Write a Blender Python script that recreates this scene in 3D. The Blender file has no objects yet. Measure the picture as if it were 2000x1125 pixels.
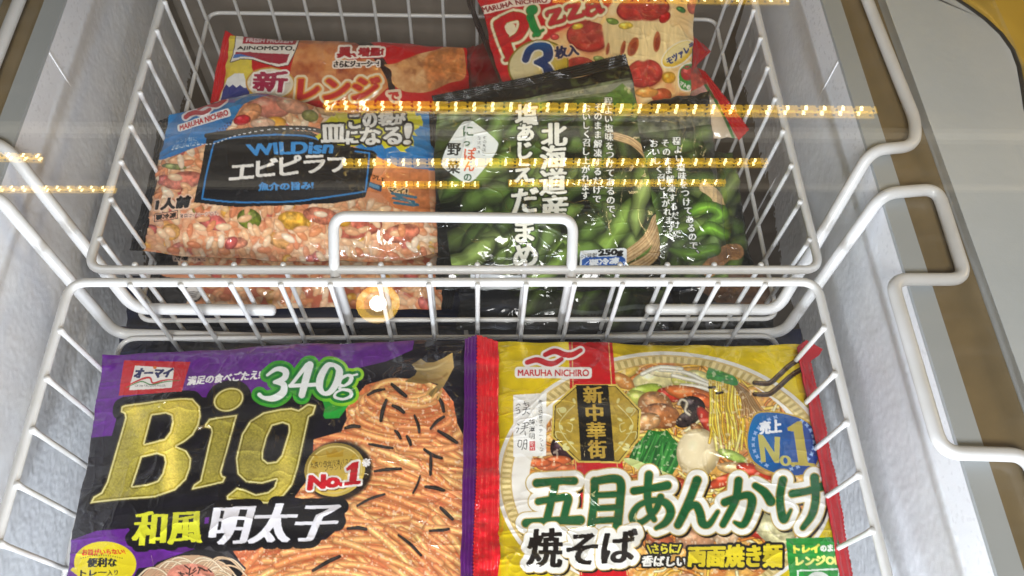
import bpy, math
import numpy as np
from mathutils import Matrix, Vector

# ------------------------------------------------------------------ camera, world, lamps, exposure
SC = bpy.context.scene
COL = SC.collection
F, CX, CY, CAM_H = 1551.0, 1000.0, 562.5, 0.46          # focal length and centre in photo pixels, eye height above the basket rims


def unit(v):
    v = np.asarray(v, float)
    return v / np.linalg.norm(v)


dY = unit([929 - CX, 2219 + CY, -F])
dZ = -unit([933 - CX, CY - 1429, -F])
dX = unit(np.cross(dY, dZ))
dZ = unit(np.cross(dX, dY))
ROT = np.array([dX, dY, dZ])
cam = bpy.data.cameras.new('camera')
cam_o = bpy.data.objects.new('camera', cam)
COL.objects.link(cam_o)
M4 = Matrix.Identity(4)
for i in range(3):
    for j in range(3):
        M4[i][j] = float(ROT[i, j])
M4.translation = Vector((0, 0, CAM_H))
cam_o.matrix_world = M4
cam.sensor_width = 36.0
cam.lens = F / 2000.0 * 36.0
cam.clip_start = 0.01
cam.clip_end = 100.0
SC.camera = cam_o

W = bpy.data.worlds.new('World')
SC.world = W
W.use_nodes = True
W.node_tree.nodes['Background'].inputs[0].default_value = (1.0, 0.94, 0.85, 1)
W.node_tree.nodes['Background'].inputs[1].default_value = 0.09

SC.render.engine = 'CYCLES'
SC.cycles.use_denoising = True
SC.cycles.max_bounces = 6
SC.cycles.use_adaptive_sampling = True
SC.cycles.adaptive_threshold = 0.02
SC.cycles.transparent_max_bounces = 16
SC.cycles.sample_clamp_indirect = 4.0
SC.cycles.caustics_reflective = False
SC.cycles.caustics_refractive = False
SC.view_settings.view_transform = 'Standard'
SC.view_settings.look = 'None'
SC.view_settings.exposure = 0.0
SC.view_settings.gamma = 1.0
SC.view_settings.use_curve_mapping = False


def lamp(name, loc, target, size, size_y, power, color):
    l = bpy.data.lights.new(name, 'AREA')
    l.shape = 'RECTANGLE'
    l.size, l.size_y = size, size_y
    l.energy, l.color = power, color
    o = bpy.data.objects.new(name, l)
    COL.objects.link(o)
    o.location = loc
    d = Vector(target) - Vector(loc)
    o.rotation_euler = d.to_track_quat('-Z', 'Y').to_euler()
    return o


# the freezer's own cool tube under its near edge, and the shop's ceiling panels behind the viewer
lamp('freezer_tube_light', (-0.02, -0.275, 0.024), (-0.02, 0.30, -0.02), 0.60, 0.03, 6.4, (0.84, 0.91, 1.0))
lamp('ceiling_light', (0.0, -0.55, 0.95), (0.0, 0.10, -0.05), 0.5, 0.3, 18.5, (1.0, 0.975, 0.95))
lamp('warm_fill_light', (1.6, 0.45, 0.75), (0.1, 0.30, 0.0), 0.6, 0.3, 8.0, (1.0, 0.72, 0.36))  # added warm fill off to the right, tans the outer sides of the wires


# ------------------------------------------------------------------ pixel <-> world
def ray(x, y):
    return ROT @ np.array([(x - CX) / F, -(y - CY) / F, -1.0])


def at(x, y, z=0.0):
    d = ray(x, y)
    t = (z - CAM_H) / d[2]
    return np.array([d[0] * t, d[1] * t, z])


def atY(x, y, Y):
    d = ray(x, y)
    return np.array([0, 0, CAM_H]) + d * (Y / d[1])


def proj(P):
    c = (np.asarray(P, float) - np.array([0, 0, CAM_H])) @ ROT
    return CX + F * c[..., 0] / -c[..., 2], CY - F * c[..., 1] / -c[..., 2]


# ------------------------------------------------------------------ object helpers
def srgb(r, g, b):
    c = np.array([r, g, b], float) / 255.0
    return np.where(c <= 0.04045, c / 12.92, ((c + 0.055) / 1.055) ** 2.4)


def lin4(r, g, b):
    return tuple(float(v) for v in srgb(r, g, b)) + (1.0,)


def tag(o, label, cat, group=None, kind=None):
    o['label'] = label
    o['category'] = cat
    if group:
        o['group'] = group
    if kind:
        o['kind'] = kind
    return o


def empty(name, loc, label, cat, group=None):
    o = bpy.data.objects.new(name, None)
    o.empty_display_size = 0.02
    COL.objects.link(o)
    o.location = [float(v) for v in loc]
    return tag(o, label, cat, group)


class MB:
    """collects vertices and faces for one mesh object"""

    def __init__(self):
        self.v, self.f = [], []

    def add(self, v, f):
        n = len(self.v)
        self.v += [tuple(float(c) for c in p) for p in v]
        self.f += [tuple(i + n for i in q) for q in f]

    def box(self, a, b):
        (x0, y0, z0), (x1, y1, z1) = a, b
        self.add([(x0, y0, z0), (x1, y0, z0), (x1, y1, z0), (x0, y1, z0), (x0, y0, z1), (x1, y0, z1), (x1, y1, z1), (x0, y1, z1)],
                 [(0, 3, 2, 1), (4, 5, 6, 7), (0, 1, 5, 4), (1, 2, 6, 5), (2, 3, 7, 6), (3, 0, 4, 7)])

    def tube(self, pts, r, seg=12, closed=False, cap=True):
        P = [np.asarray(p, float) for p in pts]
        n = len(P)
        R = [r] * n if np.isscalar(r) else list(r)
        T = []
        for i in range(n):
            a = P[(i - 1) % n] if (closed or i > 0) else P[i]
            b = P[(i + 1) % n] if (closed or i < n - 1) else P[i]
            T.append(unit(b - a))
        up = np.array([0, 0, 1.0]) if abs(T[0][2]) < 0.9 else np.array([1.0, 0, 0])
        N = unit(np.cross(np.cross(T[0], up), T[0]))
        verts, faces = [], []
        for i in range(n):
            N = unit(N - T[i] * np.dot(N, T[i]))
            B = np.cross(T[i], N)
            for k in range(seg):
                a = 2 * math.pi * k / seg
                verts.append(P[i] + R[i] * (math.cos(a) * N + math.sin(a) * B))
        m = n if closed else n - 1
        for i in range(m):
            for k in range(seg):
                a, b = i * seg + k, i * seg + (k + 1) % seg
                c, d = ((i + 1) % n) * seg + (k + 1) % seg, ((i + 1) % n) * seg + k
                faces.append((a, b, c, d))
        if cap and not closed:                      # rounded ends
            for i, s in ((0, -1), (n - 1, 1)):
                base = i * seg
                ring = base
                last = [base + k for k in range(seg)]
                for q in (0.5, 0.85):
                    new = []
                    for k in range(seg):
                        v = verts[base + k]
                        new.append(len(verts))
                        verts.append(P[i] + (v - P[i]) * math.sqrt(1 - q * q) + T[i] * s * q * R[i] * 0.8)
                    for k in range(seg):
                        quad = (last[k], last[(k + 1) % seg], new[(k + 1) % seg], new[k])
                        faces.append(quad if s > 0 else quad[::-1])
                    last = new
                faces.append(tuple(last) if s > 0 else tuple(last[::-1]))
        self.add(verts, faces)

    def build(self, name, mat, parent=None, smooth=True):
        me = bpy.data.meshes.new(name)
        off = np.zeros(3)
        if parent is not None:
            off = np.array(parent.location)
        me.from_pydata([tuple(np.array(v) - off) for v in self.v], [], self.f)
        me.materials.append(mat)
        if smooth:
            me.polygons.foreach_set('use_smooth', [True] * len(me.polygons))
        o = bpy.data.objects.new(name, me)
        COL.objects.link(o)
        if parent is not None:
            o.parent = parent
        return o


def rounded(pts, r, n=6):
    """polyline with its inner corners rounded to radius r"""
    P = [np.asarray(p, float) for p in pts]
    out = [P[0]]
    for i in range(1, len(P) - 1):
        a, b = P[i - 1] - P[i], P[i + 1] - P[i]
        la, lb = np.linalg.norm(a), np.linalg.norm(b)
        d = min(r, 0.48 * la, 0.48 * lb)
        p0, p2 = P[i] + a / la * d, P[i] + b / lb * d
        for k in range(n + 1):
            t = k / n
            out.append((1 - t) ** 2 * p0 + 2 * t * (1 - t) * P[i] + t * t * p2)
    out.append(P[-1])
    return out


def material(name, color, rough=0.5, metal=0.0, coat=0.0, noise=None, bump=None, spec=0.5):
    """Principled material; noise = (scale, colour2, contrast), bump = (scale, strength, distance)"""
    m = bpy.data.materials.new(name)
    m.use_nodes = True
    nt = m.node_tree
    b = nt.nodes['Principled BSDF']
    b.inputs['Base Color'].default_value = color
    b.inputs['Roughness'].default_value = rough
    b.inputs['Metallic'].default_value = metal
    b.inputs['Coat Weight'].default_value = coat
    b.inputs['Coat Roughness'].default_value = 0.06
    b.inputs['Specular IOR Level'].default_value = spec
    tc = nt.nodes.new('ShaderNodeTexCoord')
    if noise:
        t = nt.nodes.new('ShaderNodeTexNoise')
        t.inputs['Scale'].default_value = noise[0]
        t.inputs['Detail'].default_value = 6
        nt.links.new(tc.outputs['Object'], t.inputs['Vector'])
        rmp = nt.nodes.new('ShaderNodeValToRGB')
        rmp.color_ramp.elements[0].position = 0.5 - noise[2]
        rmp.color_ramp.elements[1].position = 0.5 + noise[2]
        rmp.color_ramp.elements[0].color = color
        rmp.color_ramp.elements[1].color = noise[1]
        nt.links.new(t.outputs['Fac'], rmp.inputs['Fac'])
        nt.links.new(rmp.outputs['Color'], b.inputs['Base Color'])
    if bump:
        t = nt.nodes.new('ShaderNodeTexNoise')
        t.inputs['Scale'].default_value = bump[0]
        t.inputs['Detail'].default_value = 8
        t.inputs['Roughness'].default_value = 0.65
        nt.links.new(tc.outputs['Object'], t.inputs['Vector'])
        bp = nt.nodes.new('ShaderNodeBump')
        bp.inputs['Strength'].default_value = bump[1]
        bp.inputs['Distance'].default_value = bump[2]
        nt.links.new(t.outputs['Fac'], bp.inputs['Height'])
        nt.links.new(bp.outputs['Normal'], b.inputs['Normal'])
    return m


def frost_material():
    """white liner with a skin of rime that sparkles"""
    m = material('frosted_liner', lin4(222, 223, 228), 0.5, noise=(18.0, lin4(234, 235, 239), 0.25), bump=(900.0, 0.2, 0.0006))
    nt = m.node_tree
    b = nt.nodes['Principled BSDF']
    tc = nt.nodes['Texture Coordinate']
    v = nt.nodes.new('ShaderNodeTexVoronoi')
    v.inputs['Scale'].default_value = 420.0
    nt.links.new(tc.outputs['Object'], v.inputs['Vector'])
    sep = nt.nodes.new('ShaderNodeSeparateColor')
    nt.links.new(v.outputs['Color'], sep.inputs[0])
    gt = nt.nodes.new('ShaderNodeMath')
    gt.operation = 'GREATER_THAN'
    gt.inputs[1].default_value = 0.9
    nt.links.new(sep.outputs[0], gt.inputs[0])
    mr = nt.nodes.new('ShaderNodeMapRange')
    mr.inputs['To Min'].default_value = 0.6
    mr.inputs['To Max'].default_value = 0.15
    nt.links.new(gt.outputs[0], mr.inputs['Value'])
    nt.links.new(mr.outputs['Result'], b.inputs['Roughness'])
    return m


MAT_WIRE = material('white_coated_wire', lin4(216, 216, 218), 0.38, noise=(40.0, lin4(203, 202, 200), 0.25), bump=(220.0, 0.06, 0.001), coat=0.15)
MAT_LINER = frost_material()
MAT_FRAME = material('grey_plastic_frame', lin4(166, 170, 172), 0.42, noise=(9.0, lin4(158, 163, 166), 0.3), bump=(500.0, 0.05, 0.0005))
MAT_RAIL = material('bronze_rail', lin4(132, 113, 80), 0.30, noise=(45.0, lin4(112, 97, 70), 0.3), coat=0.4, bump=(30.0, 0.15, 0.004))
MAT_PANEL = material('grey_panel', lin4(200, 204, 206), 0.24, noise=(6.0, lin4(184, 191, 197), 0.3), coat=0.5, bump=(7.0, 0.12, 0.02))
MAT_GASKET = material('dark_gasket', lin4(40, 42, 46), 0.5)
MAT_GOLD_TRIM = material('gold_trim', lin4(196, 164, 72), 0.28, metal=0.2, noise=(7.0, lin4(176, 142, 56), 0.3), coat=0.4)
MAT_SEAM = material('liner_joint', lin4(238, 238, 240), 0.5)
MAT_RIME = material('white_rime', lin4(232, 235, 240), 0.7, bump=(1700.0, 0.3, 0.0005), noise=(30.0, lin4(222, 224, 230), 0.2))
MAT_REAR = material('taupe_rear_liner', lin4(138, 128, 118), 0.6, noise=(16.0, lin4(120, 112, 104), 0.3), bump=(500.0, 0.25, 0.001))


def emit(name, color, strength):
    m = bpy.data.materials.new(name)
    m.use_nodes = True
    nt = m.node_tree
    nt.nodes.remove(nt.nodes['Principled BSDF'])
    e = nt.nodes.new('ShaderNodeEmission')
    e.inputs[0].default_value = color
    e.inputs[1].default_value = strength
    nt.links.new(e.outputs[0], nt.nodes['Material Output'].inputs[0])
    return m


# ------------------------------------------------------------------ the freezer
ZF = 0.030                     # top of the freezer frame
XR, XL = 0.2743, -0.3110       # inner faces of the chest
Y0, Y1 = -0.30, 0.66           # near and far inner faces
ZB = -0.42
fz = empty('chest_freezer', (0, 0.2, ZB), 'white lined chest freezer with grey frame, bronze rails and gold corner trim', 'freezer')
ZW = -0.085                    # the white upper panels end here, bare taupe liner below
for name, a, b, mat in (('liner_panel', (XR, Y0, ZW), (XR + 0.012, Y1, ZF - 0.003), MAT_LINER),
                        ('liner_panel', (XL - 0.012, Y0, ZW), (XL, Y1, ZF - 0.003), MAT_LINER),
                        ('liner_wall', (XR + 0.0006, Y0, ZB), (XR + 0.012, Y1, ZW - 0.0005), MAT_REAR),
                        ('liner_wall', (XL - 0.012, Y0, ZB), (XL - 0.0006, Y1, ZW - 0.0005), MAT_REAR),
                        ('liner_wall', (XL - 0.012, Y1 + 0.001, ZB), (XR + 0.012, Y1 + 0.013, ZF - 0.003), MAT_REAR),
                        ('liner_wall', (XL - 0.012, Y0 - 0.013, ZB), (XR + 0.012, Y0 - 0.001, ZF - 0.003), MAT_LINER),
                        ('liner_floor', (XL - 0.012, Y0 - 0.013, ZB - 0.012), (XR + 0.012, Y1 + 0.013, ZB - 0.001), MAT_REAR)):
    mb = MB()
    mb.box(a, b)
    mb.build(name, mat, fz, smooth=False)
for s, x in ((1, XR), (-1, XL)):
    mb = MB()                                        # joint between two liner panels
    xa, xb = sorted((x - s * 0.0006, x + s * 0.0002))
    mb.box((xa, 0.4380, ZB), (xb, 0.4396, ZF - 0.0035))
    mb.build('liner_seam', MAT_SEAM, fz, smooth=False)
    # rime that has grown on the wall, thick low down and ragged at its upper edge
    g = np.random.default_rng(5 + s)
    ny, nz = 520, 210
    yy, zz = np.linspace(-0.05, 0.64, ny), np.linspace(0.012, -0.26, nz)
    nz_ = np.zeros((nz, ny))
    for cell, amp in ((60, 0.5), (14, .25), (4, .25), (1.6, .5)):
        gg = g.random((int(nz / cell) + 3, int(ny / cell) + 3))
        a_, b_ = np.arange(nz) / cell, np.arange(ny) / cell
        ai, bi = a_.astype(int), b_.astype(int)
        fa, fb = (a_ - ai)[:, None], (b_ - bi)[None, :]
        fa, fb = fa * fa * (3 - 2 * fa), fb * fb * (3 - 2 * fb)
        nz_ += amp * ((gg[ai][:, bi] * (1 - fb) + gg[ai][:, bi + 1] * fb) * (1 - fa) + (gg[ai + 1][:, bi] * (1 - fb) + gg[ai + 1][:, bi + 1] * fb) * fa)
    nz_ /= 1.5
    depth_ = np.clip((0.012 - zz) / 0.05, 0, 1.3)[:, None]
    thick = (nz_ - 0.5) * 0.0007 + depth_ * 0.0018 - 0.0008
    low_edge = -0.100 if s > 0 else -0.150
    thick = thick - np.clip((low_edge - zz) / 0.05, -0.2, 1.5)[:, None] * 0.0026 + (nz_ - 0.5) * 0.0009 * np.clip((-0.06 - zz) / 0.03, 0, 1)[:, None]
    V = np.stack([np.broadcast_to(x, (nz, ny)) - s * thick, np.broadcast_to(yy, (nz, ny)), np.broadcast_to(zz[:, None], (nz, ny))], -1)
    mb = MB()
    idx = np.arange(nz * ny).reshape(nz, ny)
    q = np.stack([idx[:-1, :-1], idx[:-1, 1:], idx[1:, 1:], idx[1:, :-1]], -1).reshape(-1, 4)
    mb.add(V.reshape(-1, 3), q.tolist() if s < 0 else q[:, ::-1].tolist())
    fr_ = mb.build('frost_layer', MAT_RIME, fz)
    fr_['kind'] = 'stuff'
    mb = MB()                                        # the flat band next to the opening
    xa, xb = sorted((x, x + s * 0.0150))
    mb.box((xa, Y0 - 0.1, ZF - 0.0028), (xb, Y1 + 0.1, ZF))
    mb.build('top_frame', MAT_FRAME, fz, smooth=False)
    mb = MB()                                        # sunk bronze runner
    xa, xb = sorted((x + s * 0.0152, x + s * 0.0460))
    mb.box((xa, Y0 - 0.1, ZF - 0.012), (xb, Y1 + 0.1, ZF - 0.0012))
    mb.build('rail', MAT_RAIL, fz, smooth=False)
# grey lid border with a rounded far corner, on the right
ZP = 0.0375
corner = [(XR + 0.0462, -0.40), (0.398, -0.40)]
arc_px = [(2004, 215), (1998, 175), (1990, 130), (1978, 98), (1955, 66), (1925, 38), (1895, 16), (1868, -2), (1830, -24), (1780, -44), (1700, -58)]
corner += [tuple(at(x, y, ZP)[:2]) for x, y in arc_px]
corner += [(XR + 0.0462, at(1700, -58, ZP)[1])]
mb = MB()
n = len(corner)
mb.add([(x, y, ZP) for x, y in corner] + [(x, y, ZF - 0.012) for x, y in corner],
       [tuple(range(n))] + [(i, i + n, (i + 1) % n + n, (i + 1) % n) for i in range(n)])
panel = mb.build('lid_border', MAT_PANEL, fz, smooth=False)
bv = panel.modifiers.new('bevel', 'BEVEL')
bv.width, bv.segments, bv.limit_method = 0.004, 4, 'ANGLE'
mb = MB()
edge = [np.array([x, y, ZP - 0.001]) for x, y in corner[1:-1]]
mb.tube(edge, 0.0022, 8)
mb.build('gasket', MAT_GASKET, fz)
mb = MB()                                            # warm gold moulding outside the lid border
off = []
for i, p in enumerate(edge):
    a, b = edge[max(i - 1, 0)], edge[min(i + 1, len(edge) - 1)]
    t = unit(b - a)
    off.append((p, np.array([t[1], -t[0], 0])))
prof = [(0.0024, -0.004), (0.004, -0.001), (0.008, 0.003), (0.014, 0.0045), (0.10, 0.005), (0.22, 0.005), (0.22, -0.02)]
vv, ff = [], []
for p, nrm in off:
    for d, h in prof:
        vv.append(p + nrm * d + np.array([0, 0, h]))
m = len(prof)
for i in range(len(off) - 1):
    for k in range(m - 1):
        ff.append((i * m + k, i * m + k + 1, (i + 1) * m + k + 1, (i + 1) * m + k))
mb.add(vv, ff)
mb.build('corner_moulding', MAT_GOLD_TRIM, fz)
mb = MB()                                            # the left border, mostly out of view
mb.box((XL - 0.046 - 0.09, Y0 - 0.1, ZF - 0.012), (XL - 0.0462, Y1 + 0.1, ZP))
mb.build('lid_border', MAT_PANEL, fz, smooth=False)


# ------------------------------------------------------------------ wire baskets
def wire(mb, a, b, r=0.0017, flare=1.75, both=False):
    """a rod whose coating swells where it meets the rim (at a)"""
    a, b = np.asarray(a, float), np.asarray(b, float)
    L = np.linalg.norm(b - a)
    ts = [0, 0.003 / L, 0.006 / L, 0.010 / L, 0.5, 1 - 0.006 / L, 1.0]
    rs = [r * flare, r * (1 + (flare - 1) * .55), r * (1 + (flare - 1) * .2), r, r, r, r * 1.35]
    mb.tube([a + (b - a) * t for t in ts], rs, 8)


def basket(label, x0, x1, y0, y1, phase, skip_front=False):
    zb = -0.205
    root = empty('wire_basket', ((x0 + x1) / 2, (y0 + y1) / 2, zb), label, 'basket', 'white wire baskets in the freezer')
    mb = MB()
    cs = [(x0, y0, 0), (x1, y0, 0), (x1, y1, 0), (x0, y1, 0)]
    loop = []
    for i in range(4):
        p, q, r_ = np.array(cs[i - 1], float), np.array(cs[i], float), np.array(cs[(i + 1) % 4], float)
        a, b = q + unit(p - q) * 0.012, q + unit(r_ - q) * 0.012
        for k in range(9):
            t = k / 8
            loop.append((1 - t) ** 2 * a + 2 * t * (1 - t) * q + t * t * b)
    mb.tube(loop, 0.0030, 12, closed=True)
    mb.build('rim', MAT_WIRE, root)
    mb = MB()
    g = 0.0322
    n = int((x1 - x0 - 0.02) / g)
    xs = [phase + g * k for k in range(-30, 31) if x0 + 0.012 < phase + g * k < x1 - 0.012]
    for x in xs:
        for y, s in ((y0, 1), (y1, -1)):
            wire(mb, (x, y + s * 0.0030, 0.0017), (x, y + s * 0.004, zb), flare=1.25)
        mb.tube([(x, y0 + 0.004, zb), (x, y1 - 0.004, zb)], 0.0020, 8)
    k = 0
    y = y0 + 0.0235
    while y < y1 - 0.01:
        for x, s in ((x0, 1), (x1, -1)):
            wire(mb, (x + s * 0.0028, y, 0.0010), (x + s * 0.004, y, zb), flare=1.4)
        y += 0.0325
    for z in (-0.079, -0.150, zb + 0.004):
        h = 0.0026
        ring = rounded([(x0 + h, (y0 + y1) / 2, z), (x0 + h, y0 + h, z), (x1 - h, y0 + h, z), (x1 - h, y1 - h, z), (x0 + h, y1 - h, z), (x0 + h, (y0 + y1) / 2, z)], 0.012)
        mb.tube(ring[:-1], 0.0019, 8, closed=True)
    mb.build('wire_grid', MAT_WIRE, root)
    return root


RB = basket('far white wire basket holding pilaf, gyoza, edamame and pizza bags', -0.2556, 0.2345, 0.2707, 0.602, 0.0001)
FB = basket('near white wire basket holding the purple pasta pack and gold noodle pack', -0.2645, 0.2300, -0.090, 0.2612, 0.0003)

# rear basket: hangers over both sides and the raised front handle
ZH = 0.0352


def z_at(y, Y):
    return atY(932, y, Y)[2]




def hanger(root, pts, r=0.0042):
    mb = MB()
    mb.tube(rounded(pts, 0.011, 8), r, 14)
    return mb.build('hanger', MAT_WIRE, root)


yb = 0.2677
hanger(RB, [(0.126, yb, z_at(605, yb)), atY(1518, 605, yb), at(1702, 293, ZH), at(1786, 286, ZH), (0.3120, 0.372, ZH), (0.3085, 0.46, ZH), (0.3055, 0.56, ZH), (0.262, 0.575, ZH), (0.236, 0.600, -0.06)])
hanger(RB, [(-0.1475, yb, z_at(605, yb)), atY(262, 603, yb), at(12, 286, ZH), (-0.334, 0.352, ZH), (-0.3395, 0.372, ZH), (-0.3400, 0.46, ZH), (-0.3400, 0.56, ZH), (-0.29, 0.575, ZH), (-0.258, 0.600, -0.06)])
mb = MB()
ux0, ux1 = -0.0948, 0.0634
mb.tube(rounded([(ux0, yb, -0.070), (ux0, yb, 0.0), at(651, 422, 0.017), at(1120, 427, 0.017), (ux1, yb, 0.0), (ux1, yb, -0.070)], 0.010, 8), 0.0036, 14)
mb.build('label_handle', MAT_WIRE, RB)
# front basket hangers with a notch
yb = 0.2636
hanger(FB, [(0.098, yb, z_at(661, yb)), atY(1530, 650, yb), at(1724, 378, ZH), (0.3108, 0.3135, ZH), (0.3090, 0.2430, ZH), (0.2605, 0.2430, ZH), (0.2605, 0.1310, ZH), (0.3095, 0.1290, ZH), (0.3095, 0.02, ZH), (0.24, -0.07, -0.06)])
hanger(FB, [(-0.136, yb, z_at(661, yb)), atY(226, 652, yb), (-0.3065, 0.306, ZH), (-0.3460, 0.3135, ZH), (-0.3440, 0.2430, ZH), (-0.2965 - 0.02, 0.2430, ZH), (-0.3165, 0.1310, ZH), (-0.345, 0.1290, ZH), (-0.345, 0.02, ZH), (-0.27, -0.07, -0.06)])

# ------------------------------------------------------------------ glass lid
ZG = 0.052
glass = bpy.data.materials.new('clear_lid_glass')
glass.use_nodes = True
nt = glass.node_tree
nt.nodes.remove(nt.nodes['Principled BSDF'])
tr, gl, mx, fr = (nt.nodes.new('ShaderNode' + k) for k in ('BsdfTransparent', 'BsdfGlossy', 'MixShader', 'Fresnel'))
tr.inputs[0].default_value = (0.985, 0.992, 0.99, 1)
gl.inputs['Roughness'].default_value = 0.0
geo, ior = nt.nodes.new('ShaderNodeNewGeometry'), nt.nodes.new('ShaderNodeMapRange')   # the pane's far face sees glass to air without bending the ray
ior.inputs['To Min'].default_value, ior.inputs['To Max'].default_value = 1.72, 1 / 1.72
nt.links.new(geo.outputs['Backfacing'], ior.inputs['Value'])
nt.links.new(ior.outputs[0], fr.inputs['IOR'])
nt.links.new(fr.outputs[0], mx.inputs[0])
nt.links.new(tr.outputs[0], mx.inputs[1])
nt.links.new(gl.outputs[0], mx.inputs[2])
# faint wiping streaks and dust on the glass
tcg, mapg, nzg = nt.nodes.new('ShaderNodeTexCoord'), nt.nodes.new('ShaderNodeMapping'), nt.nodes.new('ShaderNodeTexNoise')
mapg.inputs['Scale'].default_value = (2.2, 26.0, 1.0)
mapg.inputs['Rotation'].default_value = (0, 0, 0.05)
nzg.inputs['Scale'].default_value = 4.0
nzg.inputs['Detail'].default_value = 5
nt.links.new(tcg.outputs['Object'], mapg.inputs[0])
nt.links.new(mapg.outputs[0], nzg.inputs['Vector'])
rg = nt.nodes.new('ShaderNodeMapRange')
rg.inputs['From Min'].default_value, rg.inputs['From Max'].default_value = 0.48, 0.80
rg.inputs['To Min'].default_value, rg.inputs['To Max'].default_value = 0.0015, 0.022
nt.links.new(nzg.outputs['Fac'], rg.inputs['Value'])
df, mx2 = nt.nodes.new('ShaderNodeBsdfDiffuse'), nt.nodes.new('ShaderNodeMixShader')
nt.links.new(rg.outputs[0], mx2.inputs[0])
nt.links.new(mx.outputs[0], mx2.inputs[1])
nt.links.new(df.outputs[0], mx2.inputs[2])
nt.links.new(mx2.outputs[0], nt.nodes['Material Output'].inputs[0])
mb = MB()
mb.box((-0.42, -0.38, ZG), (0.392, 0.70, ZG + 0.0032))
lid = mb.build('glass_lid', glass, None, smooth=False)
tag(lid, 'clear sliding glass lid over both baskets, mirroring yellow light strips', 'glass lid')

# ------------------------------------------------------------------ shelf lights that the lid mirrors
MAT_CHIP = emit('warm_chip_glow', (1.0, 0.80, 0.38, 1), 30.0)
MAT_TAPE = emit('amber_tape_glow', (1.0, 0.58, 0.035, 1), 5.6)
MAT_PART = material('copper_pad', lin4(120, 70, 10), 0.5)
MAT_ALU = material('aluminium_channel', lin4(170, 168, 162), 0.35, metal=0.8)


def mirror(x, y, depth):
    p = np.array([0, 0, CAM_H]) + ray(x, y) * depth
    p[2] = 2 * (ZG + 0.0032) - p[2]
    return p


chip_mesh = None


def led_strip(label, a, b, depth, pitch=0.0167):
    global chip_mesh
    A, B = mirror(*a, depth), mirror(*b, depth)
    d = unit(B - A)
    L = np.linalg.norm(B - A)
    root = empty('led_strip', A, label, 'light strip', 'yellow light strips under the shelves')
    vertical = np.array([0, 0, 1.0])
    w = unit(np.cross(vertical, d)) * 0.004
    up = unit(np.cross(d, w))

    def slab(p, q, hw, z0, z1):
        v = [p + w * s * hw + up * z for z in (z0, z1) for s in (-1, 1)] + [q + w * s * hw + up * z for z in (z0, z1) for s in (-1, 1)]
        return v, [(0, 1, 3, 2), (4, 6, 7, 5), (0, 4, 5, 1), (2, 3, 7, 6), (0, 2, 6, 4), (1, 5, 7, 3)]
    mb = MB()
    mb.add(*slab(A, B, 1.0, 0.0, 0.0008))
    mb.build('tape', MAT_TAPE, root, smooth=False)
    mb = MB()
    mb.add(*slab(A - d * 0.004, B + d * 0.004, 1.6, 0.0012, 0.006))
    mb.build('channel', MAT_ALU, root, smooth=False)
    mb = MB()
    k = int(L / pitch)
    for i in range(k + 1):
        c = A + d * (pitch * i + 0.008)
        if np.dot(c + d * 0.008 - A, d) < L:
            for s in (-0.55, 0.55):
                mb.add(*slab(c + d * 0.0045 + w * s, c + d * 0.0065 + w * s, 0.22, -0.0012, -0.0004))
    mb.build('solder_pads', MAT_PART, root, smooth=False)
    if chip_mesh is None:
        c = MB()
        o_, t1 = np.zeros(3), np.array([1.0, 0, 0])
        for k_, y in ((-1, -0.0013), (1, 0.0013)):
            c.box((-0.0013 + k_ * 0.0003, y - 0.0009, -0.0016), (0.0013 + k_ * 0.0003, y + 0.0009, -0.0004))
        proto = c.build('led_chip', MAT_CHIP, None, smooth=False)
        chip_mesh = proto.data
        bpy.data.objects.remove(proto)
    ang = math.atan2(d[1], d[0])
    for i in range(k + 1):
        s_ = pitch * i + 0.003
        if s_ < L - 0.001:
            o = bpy.data.objects.new('led_chip', chip_mesh)
            COL.objects.link(o)
            o.parent = root
            o.location = d * s_
            o.rotation_euler = (0, 0, ang)
    return root


led_strip('longest and nearest yellow light strip, mirrored over the pilaf and edamame bags', (632, 202), (1712, 214), 0.72)
led_strip('yellow light strip mirrored over the left basket hanger, upper of two there', (-160, 299), (78, 305), 0.905)
led_strip('yellow light strip mirrored across the middle of the edamame bags', (668, 315), (1500, 314), 0.905)
led_strip('yellow light strip mirrored on the left frosted wall, lower of two there', (-160, 367), (224, 367), 1.16)
led_strip('short yellow light strip mirrored over the right end of the pilaf bag', (745, 358), (936, 358), 1.16)
led_strip('farthest yellow light strip, mirrored low across the edamame bags', (993, 355), (1418, 354), 1.16)
z1 = (mirror(632, 202, 0.72)[2] + mirror(1712, 214, 0.72)[2]) / 2
back = lambda x, y: (2 * (ZG + 0.0032) - z1 - CAM_H) / ray(x, y)[2]      # depth at which the mirrored ray meets the nearest shelf
led_strip('yellow light strip mirrored at the top edge of the lid', (1080, -12), (1545, -8), back(1300, -10))
rack = empty('shelf_rack', (0, 0.98, -0.42), 'cream shop shelving above the far end of the freezer, carrying the yellow light strips', 'shelf')
MAT_SHELF = material('cream_shelf', lin4(196, 186, 166), 0.5)
for y_, z_ in ((0.488, z1), (0.640, mirror(1000, 314, 0.905)[2]), (0.735, mirror(1000, 356, 1.16)[2] + 0.026)):
    mb = MB()
    mb.box((-0.88, y_ + 0.004, z_ + 0.026), (0.88, 0.985, z_ + 0.042))
    mb.build('shelf_board', MAT_SHELF, rack, smooth=False)
for x_ in (-0.80, 0.80):
    mb = MB()
    mb.box((x_ - 0.02, 0.9862, -0.42), (x_ + 0.02, 1.02, 0.75))
    mb.build('upright', MAT_SHELF, rack, smooth=False)

c = mirror(738, 592, 2.2)
dl = empty('downlight', c, 'round ceiling downlight with bright core and yellow ring', 'ceiling light')


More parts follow.
